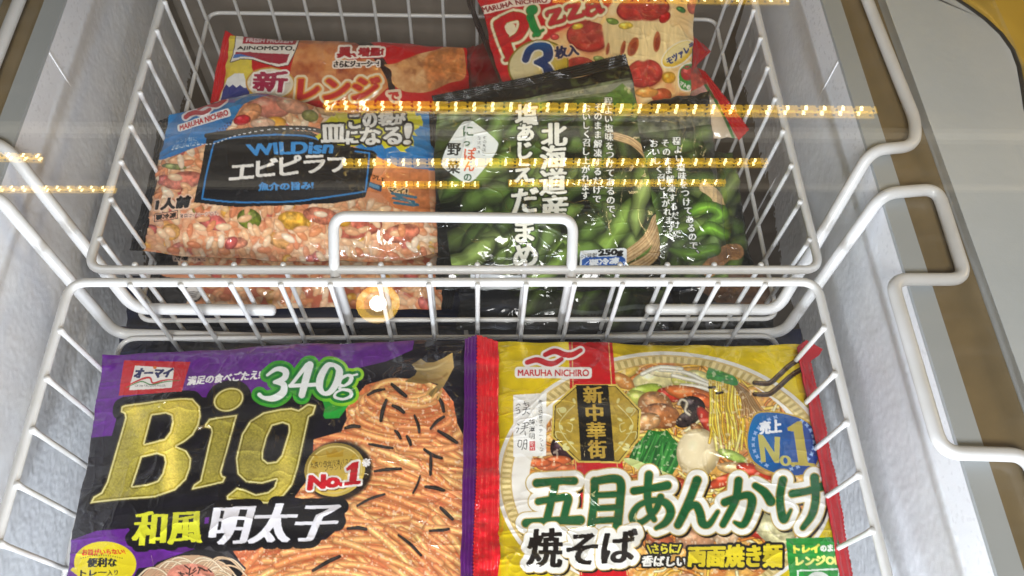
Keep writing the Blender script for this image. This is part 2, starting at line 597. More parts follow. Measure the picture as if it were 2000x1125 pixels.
def disc(r0, r1, z, n=40):
    mb = MB()
    v = [c + np.array([r * math.cos(2 * math.pi * k / n), r * math.sin(2 * math.pi * k / n), z]) for r in (r0, r1) for k in range(n)]
    mb.add(v, [(k, (k + 1) % n, n + (k + 1) % n, n + k) for k in range(n)])
    return mb


disc(0.0, 0.023, -0.001).build('bulb', emit('downlight_core', (1.0, 0.93, 0.8, 1), 30.0), dl, smooth=False)
disc(0.0232, 0.039, 0.001).build('reflector', emit('downlight_inner', (1.0, 0.62, 0.20, 1), 3.0), dl, smooth=False)
disc(0.0391, 0.060, 0.0).build('trim_ring', emit('downlight_ring', (1.0, 0.60, 0.10, 1), 5.5), dl, smooth=False)

# ------------------------------------------------------------------ a small print shop: artwork is drawn as signed distances, then carried by the bag's own vertices
S = 2                          # print dots per photo pixel
RNG = np.random.default_rng(7)


def fbm(h, w, cell, octaves=4, seed=0, gain=0.5):
    """value noise in 0..1, cell = size of the largest lump"""
    r = np.random.default_rng(seed)
    out = np.zeros((h, w), np.float32)
    amp, tot = 1.0, 0.0
    for _ in range(octaves):
        cx_, cy_ = (cell if isinstance(cell, tuple) else (cell, cell))
        gh, gw = int(h / cy_) + 3, int(w / cx_) + 3
        g = r.random((gh, gw)).astype(np.float32)
        ys, xs = np.arange(h) / cy_, np.arange(w) / cx_
        yi, xi = ys.astype(int), xs.astype(int)
        fy, fx = ys - yi, xs - xi
        fy, fx = (fy * fy * (3 - 2 * fy))[:, None], (fx * fx * (3 - 2 * fx))[None, :]
        a, b = g[yi][:, xi], g[yi][:, xi + 1]
        c, d = g[yi + 1][:, xi], g[yi + 1][:, xi + 1]
        out += amp * ((a * (1 - fx) + b * fx) * (1 - fy) + (c * (1 - fx) + d * fx) * fy)
        tot += amp
        amp *= gain
        cell = (max(cx_ / 2, 1.01), max(cy_ / 2, 1.01))
    return out / tot


def edt(mask, R):
    """distance (limited to R) from every cell to the nearest True cell"""
    h, w = mask.shape
    big = np.float32(R + 2)
    g = np.where(mask, 0, big).astype(np.float32)
    for i in range(1, h):
        np.minimum(g[i], g[i - 1] + 1, out=g[i])
    for i in range(h - 2, -1, -1):
        np.minimum(g[i], g[i + 1] + 1, out=g[i])
    g2 = g * g
    out = g2.copy()
    for dx in range(1, int(R) + 1):
        np.minimum(out[:, dx:], g2[:, :-dx] + dx * dx, out=out[:, dx:])
        np.minimum(out[:, :-dx], g2[:, dx:] + dx * dx, out=out[:, :-dx])
    return np.minimum(np.sqrt(out), big)


def fatten(m, bx, by):
    """grow a mask by an ellipse of half axes bx, by"""
    h, w = m.shape
    out = np.zeros_like(m)
    for dy in range(-int(by), int(by) + 1):
        hw = int(round(bx * math.sqrt(max(0, 1 - (dy / (by + 0.5)) ** 2))))
        src = np.zeros_like(m)
        if dy >= 0:
            src[dy:] = m[:h - dy] if dy else m
        else:
            src[:dy] = m[-dy:]
        c = np.cumsum(np.pad(src.astype(np.int32), ((0, 0), (hw + 1, hw))), axis=1)
        out |= (c[:, 2 * hw + 1:] - c[:, :w]) > 0
    return out


_glyphs = {}


def glyph_edges(s):
    """outline edges of a line of text set in Blender's own font: (n, 2, 2) array"""
    if s in _glyphs:
        return _glyphs[s]
    c = bpy.data.curves.new('lettering', 'FONT')
    c.body = s
    c.resolution_u = 4
    o = bpy.data.objects.new('lettering', c)
    COL.objects.link(o)
    dg = bpy.context.evaluated_depsgraph_get()
    me = bpy.data.meshes.new_from_object(o.evaluated_get(dg))
    nv, nl = len(me.vertices), len(me.loops)
    co = np.empty(nv * 3, np.float32)
    me.vertices.foreach_get('co', co)
    co = co.reshape(-1, 3)[:, :2]
    cnt = {}
    for p in me.polygons:
        vs = list(p.vertices)
        for i in range(len(vs)):
            a, b = vs[i], vs[(i + 1) % len(vs)]
            k = (a, b) if a < b else (b, a)
            cnt[k] = cnt.get(k, 0) + 1
    E_ = np.array([k for k, n in cnt.items() if n == 1])
    out = co[E_]
    bpy.data.objects.remove(o)
    bpy.data.curves.remove(c)
    bpy.data.meshes.remove(me)
    _glyphs[s] = out
    return out


def fill_edges(E_, h, w):
    """even-odd fill of an unordered set of edges (n,2,2) in cell coordinates"""
    acc = np.zeros((h, w + 1), np.int32)
    p, q = E_[:, 0], E_[:, 1]
    sw = p[:, 1] > q[:, 1]
    lo = np.where(sw[:, None], q, p)
    hi = np.where(sw[:, None], p, q)
    r0 = np.maximum(np.ceil(lo[:, 1] - 0.5), 0).astype(int)
    r1 = np.minimum(np.ceil(hi[:, 1] - 0.5), h).astype(int)
    n = np.maximum(r1 - r0, 0)
    if n.sum() == 0:
        return acc[:, :w] > 0
    idx = np.repeat(np.arange(len(n)), n)
    rows = np.arange(n.sum()) - np.repeat(np.cumsum(n) - n, n) + r0[idx]
    t = (rows + 0.5 - lo[idx, 1]) / (hi[idx, 1] - lo[idx, 1])
    x = lo[idx, 0] + t * (hi[idx, 0] - lo[idx, 0])
    c = np.clip(np.ceil(x - 0.5), 0, w).astype(int)
    np.add.at(acc, (rows, c), 1)
    return (np.cumsum(acc, axis=1)[:, :w] % 2) > 0


def spline(pts, n=8, closed=False):
    P = np.asarray(pts, float)
    m = len(P)
    out = []
    rng = range(m) if closed else range(m - 1)
    for i in rng:
        p0, p1, p2, p3 = (P[(i - 1) % m], P[i], P[(i + 1) % m], P[(i + 2) % m]) if closed else (P[max(i - 1, 0)], P[i], P[i + 1], P[min(i + 2, m - 1)])
        for k in range(n):
            t = k / n
            out.append(0.5 * ((2 * p1) + (-p0 + p2) * t + (2 * p0 - 5 * p1 + 4 * p2 - p3) * t * t + (-p0 + 3 * p1 - 3 * p2 + p3) * t ** 3))
    if not closed:
        out.append(P[-1])
    return np.array(out)


class Shape:
    def __init__(self, sd, ox, oy):
        self.sd, self.ox, self.oy = sd, ox, oy


class Sheet:
    """artwork of one bag, drawn in the photo's pixel frame (later carried back onto the bag's surface)"""

    def __init__(self, x0, y0, x1, y1, base, metal=0.0):
        self.x0, self.y0 = x0, y0
        self.w, self.h = int((x1 - x0) * S), int((y1 - y0) * S)
        self.rgb = np.empty((self.h, self.w, 3), np.float32)
        self.rgb[:] = np.array(base, np.float32) / 255
        self.met = np.full((self.h, self.w), metal, np.float32)
        self.clip = None
        self.frame(0, 0, 1)

    def frame(self, ox, oy, k):
        self.ox_, self.oy_, self.k_ = ox, oy, k

    def T(self, pts):
        p = np.asarray(pts, float)
        return (p / self.k_ + np.array([self.ox_ - self.x0, self.oy_ - self.y0])) * S

    def L(self, d):
        return d / self.k_ * S

    # --- shapes
    def _crop(self, P, pad):
        x0, y0 = np.floor(P.min(0) - pad).astype(int)
        x1, y1 = np.ceil(P.max(0) + pad).astype(int)
        x0, y0, x1, y1 = max(x0, 0), max(y0, 0), min(x1, self.w), min(y1, self.h)
        return x0, y0, max(x1 - x0, 1), max(y1 - y0, 1)

    def _from_mask(self, m, x0, y0, R):
        out = edt(m, R)
        inn = edt(~m, min(R, 40))
        return Shape(out - inn + np.where(m, 0.5, -0.5), x0, y0)

    def poly(self, pts, smooth=False, grow=0, holes=()):
        P = self.T(pts)
        if smooth:
            P = spline(P, 8, True)
        R = self.L(grow) + 6
        x0, y0, w, h = self._crop(P, R + 2)
        rings = [P] + [self.T(q) if not smooth else spline(self.T(q), 8, True) for q in holes]
        E_ = np.concatenate([np.stack([r, np.roll(r, -1, 0)], 1) for r in rings]) - np.array([x0, y0])
        return self._from_mask(fill_edges(E_, h, w), x0, y0, R)

    def union(self, shapes):
        x0 = min(s.ox for s in shapes)
        y0 = min(s.oy for s in shapes)
        x1 = max(s.ox + s.sd.shape[1] for s in shapes)
        y1 = max(s.oy + s.sd.shape[0] for s in shapes)
        sd = np.full((y1 - y0, x1 - x0), 1e3, np.float32)
        for s in shapes:
            v = sd[s.oy - y0:s.oy - y0 + s.sd.shape[0], s.ox - x0:s.ox - x0 + s.sd.shape[1]]
            np.minimum(v, s.sd, out=v)
        return Shape(sd, x0, y0)

    def text(self, s, quad, bold=(0, 0), grow=0):
        """text whose bounding box is laid onto quad TL, TR, BR, BL"""
        E_ = glyph_edges(s)
        lo, hi = E_.reshape(-1, 2).min(0), E_.reshape(-1, 2).max(0)
        uv = (E_ - lo) / np.maximum(hi - lo, 1e-6)
        u, v = uv[..., 0:1], 1 - uv[..., 1:2]
        q = self.T(quad)
        P = (q[0] * (1 - u) + q[1] * u) * (1 - v) + (q[3] * (1 - u) + q[2] * u) * v
        bx, by = self.L(bold[0]), self.L(bold[1])
        R = self.L(grow) + 6 + max(bx, by)
        x0, y0, w, h = self._crop(P.reshape(-1, 2), R + 2)
        m = fill_edges(P - np.array([x0, y0]), h, w)
        if bx >= 1 or by >= 1:
            m = fatten(m, bx, by)
        return self._from_mask(m, x0, y0, R)

    def column(self, s, top, bottom, size, bold=(0, 0), grow=0, lean=0.0):
        """vertical text: glyph centres from top to bottom, size may be (first, last)"""
        a, b = np.array(top, float), np.array(bottom, float)
        n = len(s)
        z0, z1 = size if isinstance(size, tuple) else (size, size)
        sh = []
        for i, ch in enumerate(s):
            t = i / max(n - 1, 1)
            c = a + (b - a) * t
            z = z0 + (z1 - z0) * t
            E_ = glyph_edges(ch)
            lo, hi = E_.reshape(-1, 2).min(0), E_.reshape(-1, 2).max(0)
            wh = (hi - lo) / 0.95 * z / 2 * 0.97          # keep the glyph's own size inside its cell
            cy_ = ((lo + hi) / 2)[1] - 0.35
            cx_ = ((lo + hi) / 2)[0] - 0.5
            if ch in '、。':
                c = c + np.array([0.30, -0.30]) * z
            o = c
            dx = np.array([1, lean])
            dy = np.array([0, 1.0])
            sh.append(self.text(ch, [o - dx * wh[0] - dy * wh[1], o + dx * wh[0] - dy * wh[1], o + dx * wh[0] + dy * wh[1], o - dx * wh[0] + dy * wh[1]], bold, grow))
        return self.union(sh)

    def stroke(self, pts, widths, smooth=True, grow=0, n=8):
        """variable-width brush stroke; widths per control point"""
        P = self.T(pts)
        wd = np.broadcast_to(np.asarray(widths, float), (len(P),)) * 0.5 / self.k_ * S
        Q = np.concatenate([P, wd[:, None]], 1)
        if smooth and len(P) > 2:
            Q = spline(Q, n)
        R = self.L(grow) + 4
        x0, y0, w, h = self._crop(Q[:, :2], wd.max() + R)
        sd = np.full((h, w), 1e3, np.float32)
        for a, b in zip(Q[:-1], Q[1:]):
            pad = max(a[2], b[2]) + R
            xa, xb = int(max(min(a[0], b[0]) - pad - x0, 0)), int(min(max(a[0], b[0]) + pad - x0 + 1, w))
            ya, yb_ = int(max(min(a[1], b[1]) - pad - y0, 0)), int(min(max(a[1], b[1]) + pad - y0 + 1, h))
            if xb <= xa or yb_ <= ya:
                continue
            X = np.arange(xa, xb)[None, :] + x0 - a[0]
            Y = np.arange(ya, yb_)[:, None] + y0 - a[1]
            d = b[:2] - a[:2]
            L2 = max(float(d @ d), 1e-6)
            t = np.clip((X * d[0] + Y * d[1]) / L2, 0, 1)
            v = sd[ya:yb_, xa:xb]
            np.minimum(v, np.sqrt((X - t * d[0]) ** 2 + (Y - t * d[1]) ** 2) - (a[2] + (b[2] - a[2]) * t), out=v)
        return Shape(sd, x0, y0)

    def strokes(self, lst, grow=0, smooth=True):
        return self.union([self.stroke(p, w, smooth, grow) for p, w in lst])

    def ellipse(self, c, rx, ry, rot=0.0, grow=0):
        c = self.T(c)
        rx, ry = self.L(rx), self.L(ry)
        R = max(rx, ry) + self.L(grow) + 4
        x0, y0, w, h = self._crop(c[None], R)
        X = np.arange(w)[None, :] + x0 - c[0]
        Y = np.arange(h)[:, None] + y0 - c[1]
        a = math.radians(rot)
        u, v = X * math.cos(a) + Y * math.sin(a), -X * math.sin(a) + Y * math.cos(a)
        r = np.sqrt((u / rx) ** 2 + (v / ry) ** 2)
        g = np.sqrt((u / rx ** 2) ** 2 + (v / ry ** 2) ** 2) + 1e-6
        return Shape(((r - 1) * r / g).astype(np.float32), x0, y0)

    # --- ink
    def ink(self, sh, color, grow=0.0, alpha=1.0, soft=1.0, metal=None, noise=0.0):
        """flat colour, (h,w,3) image or function(X, Y, sd) -> colours, inside sd < grow"""
        g = self.L(grow)
        h, w = sh.sd.shape
        ys, xs = slice(sh.oy, sh.oy + h), slice(sh.ox, sh.ox + w)
        a = np.clip(0.5 - (sh.sd - g) / soft, 0, 1) * alpha
        if self.clip is not None:
            a = a * self.clip[ys, xs]
        dst = self.rgb[ys, xs]
        if callable(color):
            X = (np.arange(w) + sh.ox)[None, :] / S + self.x0
            Y = (np.arange(h) + sh.oy)[:, None] / S + self.y0
            c = np.asarray(color(X, Y, sh.sd), np.float32) / 255
        else:
            c = np.array(color, np.float32) / 255
        if noise:
            c = c * (1 + noise * (fbm(h, w, 14, 4, seed=int(sh.ox + 7 * sh.oy)) - 0.5)[..., None] * 2)
        dst += (c - dst) * a[..., None]
        if metal is not None:
            mm = self.met[ys, xs]
            mm += (metal - mm) * a
        return sh

    def mask_of(self, sh, grow=0.0, soft=1.0):
        m = np.zeros((self.h, self.w), np.float32)
        h, w = sh.sd.shape
        m[sh.oy:sh.oy + h, sh.ox:sh.ox + w] = np.clip(0.5 - (sh.sd - self.L(grow)) / soft, 0, 1)
        return m

    def label(self, s, quad, color, bold=(0, 0), outlines=(), metal=0.0, shadow=None):
        g = max([o[0] for o in outlines] + [0]) + (shadow[0] if shadow else 0)
        sh = self.text(s, quad, bold, g)
        if shadow:
            d = Shape(sh.sd, sh.ox, sh.oy)
            sx, sy = int(self.L(shadow[0])), int(self.L(shadow[1]))
            d.sd = np.roll(np.roll(sh.sd, sx, 1), sy, 0)
            self.ink(d, shadow[2], grow=max([o[0] for o in outlines] + [0]), metal=metal)
        for r, c in sorted(outlines, key=lambda o: -o[0]):
            self.ink(sh, c, grow=r, metal=metal)
        self.ink(sh, color, metal=metal)
        return sh

    def rod(self, pts, width, color, n=6, edge=0.5, shine=0.25, taper=None, under=None):
        """a round strand, printed with its photographed shading (noodles)"""
        wd = [width] * len(pts) if taper is None else [width * t for t in taper]
        sh = self.stroke(pts, wd, n=n)
        hw = self.L(width) / 2
        c = np.array(color, np.float32)
        if under:
            d = Shape(np.roll(sh.sd, (int(hw * 0.45), int(hw * 0.12)), (0, 1)), sh.ox, sh.oy)
            self.ink(d, under, alpha=0.55, soft=hw * 0.9)

        def f(X, Y, sd):
            t = np.clip(1 + sd / hw, 0, 1)
            k = 1 - edge * t ** 2.2 + shine * np.clip(1 - t / 0.35, 0, 1)
            return np.clip(c * k[..., None], 0, 255)
        self.ink(sh, f)

    def lump(self, c, rx, ry, rot, color, edge=0.4, shine=0.25, at_=(-0.3, -0.35), noise=0.0):
        """a rounded morsel, printed with its photographed shading"""
        sh = self.ellipse(c, rx, ry, rot)
        cc = self.T(c)
        col = np.array(color, np.float32)
        R = self.L(min(rx, ry))

        def f(X, Y, sd):
            t = np.clip(1 + sd / R, 0, 1)
            x = ((X - self.x0) * S - cc[0]) / self.L(rx) - at_[0]
            y = ((Y - self.y0) * S - cc[1]) / self.L(ry) - at_[1]
            hl = np.clip(1 - (x * x + y * y) * 5, 0, 1) ** 1.5
            k = 1 - edge * t ** 2.5
            return np.clip(col * k[..., None] + 255 * shine * hl[..., None], 0, 255)
        self.ink(sh, f, noise=noise)

    def tint(self, mask, color, alpha):
        c = np.array(color, np.float32) / 255
        a = (mask * alpha)[..., None]
        self.rgb += (c - self.rgb) * a

    # --- reading it back
    def sample(self, px, py):
        x = np.clip((px - self.x0) * S - 0.5, 0, self.w - 1.001)
        y = np.clip((py - self.y0) * S - 0.5, 0, self.h - 1.001)
        xi, yi = x.astype(int), y.astype(int)
        fx, fy = (x - xi)[..., None], (y - yi)[..., None]
        A = np.concatenate([np.where(self.rgb <= 0.04045, self.rgb / 12.92, ((np.clip(self.rgb, 0, 1) + 0.055) / 1.055) ** 2.4), self.met[..., None]], 2)
        return (A[yi, xi] * (1 - fx) + A[yi, xi + 1] * fx) * (1 - fy) + (A[yi + 1, xi] * (1 - fx) + A[yi + 1, xi + 1] * fx) * fy


# ------------------------------------------------------------------ film bags
def film_material(name, rough=0.34, coat=0.75, coat_rough=0.045, crease=0.0034, print_follow=0.06):
    m = bpy.data.materials.new(name)
    m.use_nodes = True
    nt = m.node_tree
    b = nt.nodes['Principled BSDF']
    at_ = nt.nodes.new('ShaderNodeAttribute')
    at_.attribute_name = 'print'
    nt.links.new(at_.outputs['Color'], b.inputs['Base Color'])
    nt.links.new(at_.outputs['Alpha'], b.inputs['Metallic'])
    b.inputs['Roughness'].default_value = rough
    b.inputs['Specular IOR Level'].default_value = 0.15
    b.inputs['Coat Weight'].default_value = coat
    b.inputs['Coat IOR'].default_value = 1.6
    b.inputs['Coat Roughness'].default_value = coat_rough
    # the print itself lies fairly smooth; the clear gloss over it is creased like film
    N, Lk = nt.nodes.new, nt.links.new
    tc = N('ShaderNodeTexCoord')

    def math_(op, a, b=None):
        n = N('ShaderNodeMath')
        n.operation = op
        for k, v in enumerate((a, b)):
            if v is None:
                continue
            if isinstance(v, (int, float)):
                n.inputs[k].default_value = v
            else:
                Lk(v, n.inputs[k])
        return n.outputs[0]

    def noise_(scale, detail=3):
        n = N('ShaderNodeTexNoise')
        n.inputs['Scale'].default_value = scale
        n.inputs['Detail'].default_value = detail
        Lk(tc.outputs['Object'], n.inputs['Vector'])
        return n
    wob = noise_(22, 2)
    add = N('ShaderNodeVectorMath')
    add.operation = 'MULTIPLY_ADD'
    add.inputs[1].default_value = (0.05, 0.05, 0.05)
    Lk(wob.outputs['Color'], add.inputs[0])
    Lk(tc.outputs['Object'], add.inputs[2])
    total = None
    for scale, width, amount in ((13, 11, 1.0), (27, 9, 0.4)):
        v = N('ShaderNodeTexVoronoi')
        v.feature = 'DISTANCE_TO_EDGE'
        v.inputs['Scale'].default_value = scale
        Lk(add.outputs[0], v.inputs['Vector'])
        e = math_('POWER', 2.718, math_('MULTIPLY', v.outputs['Distance'], -width))
        where = math_('MULTIPLY', math_('SUBTRACT', noise_(13 + scale * 0.4, 1).outputs['Fac'], 0.42), 5.0)
        where = math_('MINIMUM', math_('MAXIMUM', where, 0.0), 1.0)
        e = math_('MULTIPLY', math_('MULTIPLY', e, where), amount)
        total = e if total is None else math_('ADD', total, e)
    total = math_('ADD', total, math_('MULTIPLY', noise_(30, 1).outputs['Fac'], 1.6))
    cb = N('ShaderNodeBump')
    cb.inputs['Strength'].default_value = 1.0
    cb.inputs['Distance'].default_value = crease
    Lk(total, cb.inputs['Height'])
    Lk(cb.outputs['Normal'], b.inputs['Coat Normal'])
    geo = N('ShaderNodeNewGeometry')                  # the ink follows the creases only a little
    mixn = N('ShaderNodeMix')
    mixn.data_type = 'VECTOR'
    mixn.inputs[0].default_value = print_follow
    Lk(geo.outputs['Normal'], mixn.inputs[4])
    Lk(cb.outputs['Normal'], mixn.inputs[5])
    nn = N('ShaderNodeVectorMath')
    nn.operation = 'NORMALIZE'
    Lk(mixn.outputs[1], nn.inputs[0])
    Lk(nn.outputs[0], b.inputs['Normal'])
    return m


MAT_FILM = film_material('printed_glossy_film')
MAT_FOIL = film_material('printed_foil_film', rough=0.26, coat=0.8, crease=0.0042, print_follow=0.40)


def grid_mesh(name, V, nu, nv, mat, parent, color=None, back=None):
    """one closed bag skin: a fine printed front and a plain back"""
    off = np.array(parent.location)
    verts = (V - off).reshape(-1, 3)
    i = np.arange(nv * nu).reshape(nv, nu)
    quads = np.stack([i[:-1, :-1], i[1:, :-1], i[1:, 1:], i[:-1, 1:]], -1).reshape(-1, 4)
    cols = color
    if back is not None:
        B, bu, bv, bc = back
        j = np.arange(bv * bu).reshape(bv, bu) + len(verts)
        verts = np.concatenate([verts, (B - off).reshape(-1, 3)])
        quads = np.concatenate([quads, np.stack([j[:-1, :-1], j[:-1, 1:], j[1:, 1:], j[1:, :-1]], -1).reshape(-1, 4)])
        cols = np.concatenate([color, np.broadcast_to(np.array(bc, np.float32), (bu * bv, 4))])
    me = bpy.data.meshes.new(name)
    me.vertices.add(len(verts))
    me.vertices.foreach_set('co', verts.astype(np.float32).ravel())
    me.loops.add(quads.size)
    me.loops.foreach_set('vertex_index', quads.astype(np.int32).ravel())
    me.polygons.add(len(quads))
    me.polygons.foreach_set('loop_start', np.arange(0, quads.size, 4, dtype=np.int32))
    me.polygons.foreach_set('use_smooth', np.ones(len(quads), bool))
    me.update(calc_edges=True)
    if cols is not None:
        a = me.attributes.new('print', 'FLOAT_COLOR', 'POINT')
        a.data.foreach_set('color', np.ascontiguousarray(cols, np.float32).ravel())
    me.materials.append(mat)
    o = bpy.data.objects.new(name, me)
    COL.objects.link(o)
    o.parent = parent
    return o


def resize(a, nv, nu):
    h, w = a.shape
    y, x = np.linspace(0, h - 1.001, nv), np.linspace(0, w - 1.001, nu)
    yi, xi = y.astype(int), x.astype(int)
    fy, fx = (y - yi)[:, None], (x - xi)[None, :]
    return (a[yi][:, xi] * (1 - fx) + a[yi][:, xi + 1] * fx) * (1 - fy) + (a[yi + 1][:, xi] * (1 - fx) + a[yi + 1][:, xi + 1] * fx) * fy


def crinkle(nv, nu, mm, seed, amp=1.0, sharp=1.0, along=0.0):
    """height in metres of film creases; mm = size of one cell in metres"""
    s = lambda metres: max(metres / mm, 2.0)
    h = 0.0042 * (fbm(nv, nu, s(0.055), 2, seed) - 0.5)
    n1 = np.abs(fbm(nv, nu, s(0.036), 2, seed + 1) - 0.5) * 2
    n2 = np.abs(fbm(nv, nu, (s(0.018), s(0.030)), 2, seed + 2) - 0.5) * 2
    n3 = np.abs(fbm(nv, nu, (s(0.022), s(0.010)), 2, seed + 3) - 0.5) * 2
    where = np.clip(fbm(nv, nu, s(0.045), 2, seed + 4) * 2.8 - 0.8, 0, 1)
    where2 = np.clip(fbm(nv, nu, s(0.05), 2, seed + 5) * 3.0 - 1.0, 0, 1)
    h += sharp * (0.0011 * np.exp(-n1 * 14) + where * 0.0009 * np.exp(-n2 * 18) + where2 * 0.0006 * np.exp(-n3 * 16))
    return h * amp


def bag(name, label, cat, group, quad, zs, thick, sheet, seed, amp=1.0, mat=None, step=1.25, power=4, edge_wave=2.5, under=None, bulge=None, back_col=(20, 20, 30), sharp=1.0, loc=None, top=None, bottom=None, left=None, right=None):
    """quad: outline corners TL, TR, BR, BL in photo pixels, each at its own height zs"""
    P = [at(x, y, z) for (x, y), z in zip(quad, zs)]
    root = empty(name, (P[2] + P[3]) / 2 if loc is None else loc, label, cat, group)
    wpx = max(abs(quad[1][0] - quad[0][0]), abs(quad[2][0] - quad[3][0]))
    hpx = max(abs(quad[3][1] - quad[0][1]), abs(quad[2][1] - quad[1][1]))
    nu, nv = int(wpx / step), int(hpx / step)
    u, v = np.linspace(0, 1, nu)[None, :, None], np.linspace(0, 1, nv)[:, None, None]
    # wavy outline
    r = np.random.default_rng(seed)

    def wave(t):
        return sum(a * np.sin(2 * math.pi * f * t + p) for a, f, p in zip((1, .6, .35), (1.3, 3.1, 6.7), r.random(3) * 6.28)) * edge_wave * 0.00035
    uu = u + 0 * v
    vv = v + 0 * u
    x0w, x1w, y0w, y1w = wave(vv), wave(vv), wave(uu), wave(uu)
    base = (P[0] * (1 - u) + P[1] * u) * (1 - v) + (P[3] * (1 - u) + P[2] * u) * v
    ex, ey = unit(P[1] - P[0]), unit(P[3] - P[0])
    base = base + ex * (x0w * (1 - uu) + x1w * uu) + ey * (y0w * (1 - vv) + y1w * vv)
    # uneven outline: list of (parameter, metres outwards)
    for lst, d, t, fade in ((top, -ey, uu, (1 - vv) ** 2), (bottom, ey, uu, vv ** 2), (left, -ex, vv, (1 - uu) ** 2), (right, ex, vv, uu ** 2)):
        if lst:
            q = spline([(a, b) for a, b in lst], 12)
            base = base + d * (np.interp(t[..., 0], q[:, 0], q[:, 1])[..., None] * fade)
    nrm = unit(np.cross(ey, ex))
    if nrm[2] < 0:
        nrm = -nrm
    prof = lambda t: np.maximum(1 - np.abs(2 * t - 1) ** power, 0) ** 0.8
    pf = prof(u)[..., 0] * prof(v)[..., 0]
    lift = thick * pf
    if bulge is not None:
        lift = lift + bulge(uu[..., 0], vv[..., 0]) * np.clip(pf * 3, 0, 1)
    smooth_pos = base + nrm * lift[..., None]
    cell = np.linalg.norm(P[1] - P[0]) / nu
    cr = crinkle(nv, nu, cell, seed, amp, sharp) * np.clip(0.25 + pf * 1.2, 0, 1)
    # pleats that run in from the two ends
    ends = np.exp(-np.minimum(uu, 1 - uu)[..., 0] * 16)
    pl = np.abs(fbm(nv, nu, (0.05 / cell, 0.008 / cell), 2, seed + 9) - 0.5) * 2
    cr = cr + ends * 0.0014 * amp * np.exp(-pl * 6)
    pos = smooth_pos + nrm * cr[..., None]
    px, py = proj(smooth_pos)
    col = sheet.sample(px, py).reshape(-1, 4)
    bu, bv = 40, 30
    tu = under if under is not None else thick * 0.8
    ub, vb = np.linspace(0, 1, bu)[None, :, None], np.linspace(0, 1, bv)[:, None, None]
    iu, iv = (np.linspace(0, nu - 1, bu)).astype(int), (np.linspace(0, nv - 1, bv)).astype(int)
    B = base[iv][:, iu] - nrm * (tu * prof(ub) * prof(vb))
    bc = np.append(srgb(*back_col), 0.0)
    grid_mesh('film', pos, nu, nv, mat or MAT_FILM, root, col, (B, bu, bv, bc))
    return root


def seal(root, inner, outer, zi, zo, color, teeth=0.0022, ridge=0.00035, ridges=5, mat_rough=0.25, metal=0.0, name='end_seal', seed=3, wave=0.0008):
    """crimped fin along a bag's end: inner and outer edge given as pixel polylines of the same length"""
    A = np.array([at(x, y, z) for (x, y), z in zip(inner, np.broadcast_to(zi, len(inner)))])
    B = np.array([at(x, y, z) for (x, y), z in zip(outer, np.broadcast_to(zo, len(outer)))])
    L = np.linalg.norm(np.diff(A, axis=0), axis=1).sum()
    nl = max(int(L / 0.00045), 20)
    nw = max(int(np.linalg.norm(A[0] - B[0]) / 0.00035), 14)
    s = np.linspace(0, len(A) - 1, nl)
    i = np.minimum(s.astype(int), len(A) - 2)
    f = (s - i)[:, None]
    a, b = A[i] * (1 - f) + A[i + 1] * f, B[i] * (1 - f) + B[i + 1] * f
    dist = np.linspace(0, L, nl)
    tri = np.abs(((dist / teeth) % 1.0) - 0.5) * 2
    w = np.linspace(0, 1, nw)[None, :, None]
    V = a[:, None] * (1 - w) + b[:, None] * w
    out = (b - a) / np.linalg.norm(b - a, axis=1)[:, None]
    V = V - out[:, None] * (tri[:, None, None] * teeth * 0.45) * (w ** 6)
    nrm = np.cross(A[-1] - A[0], B[0] - A[0])
    nrm = unit(nrm)
    nrm = nrm if nrm[2] > 0 else -nrm
    r_ = np.random.default_rng(seed)
    lump = fbm(nl, nw, (nw * 1.2, 0.012 / (L / nl)), 3, seed) - 0.5
    hgt = ridge * np.sin(2 * math.pi * ridges * w[..., 0]) * np.clip(w[..., 0] * 8, 0, 1) + lump * wave * 2.5
    V = V + nrm * hgt[..., None]
    c4 = np.tile(np.append(srgb(*color), metal).astype(np.float32), (nl * nw, 1))
    c4[:, :3] *= (0.9 + 0.2 * fbm(nl, nw, 6, 3, seed + 1).reshape(-1, 1))
    if np.dot(np.cross(V[1, 0] - V[0, 0], V[0, 1] - V[0, 0]), nrm) < 0:
        V = V[::-1]
        c4 = c4.reshape(nl, nw, 4)[::-1].reshape(-1, 4)
    back = V[::1] - nrm * 0.0004
    n_ = nl * nw
    idx = np.arange(n_).reshape(nl, nw)
    return grid_mesh(name, V, nw, nl, MAT_FILM, root, c4, (back, nw, nl, np.append(srgb(*color) * 0.8, metal)))

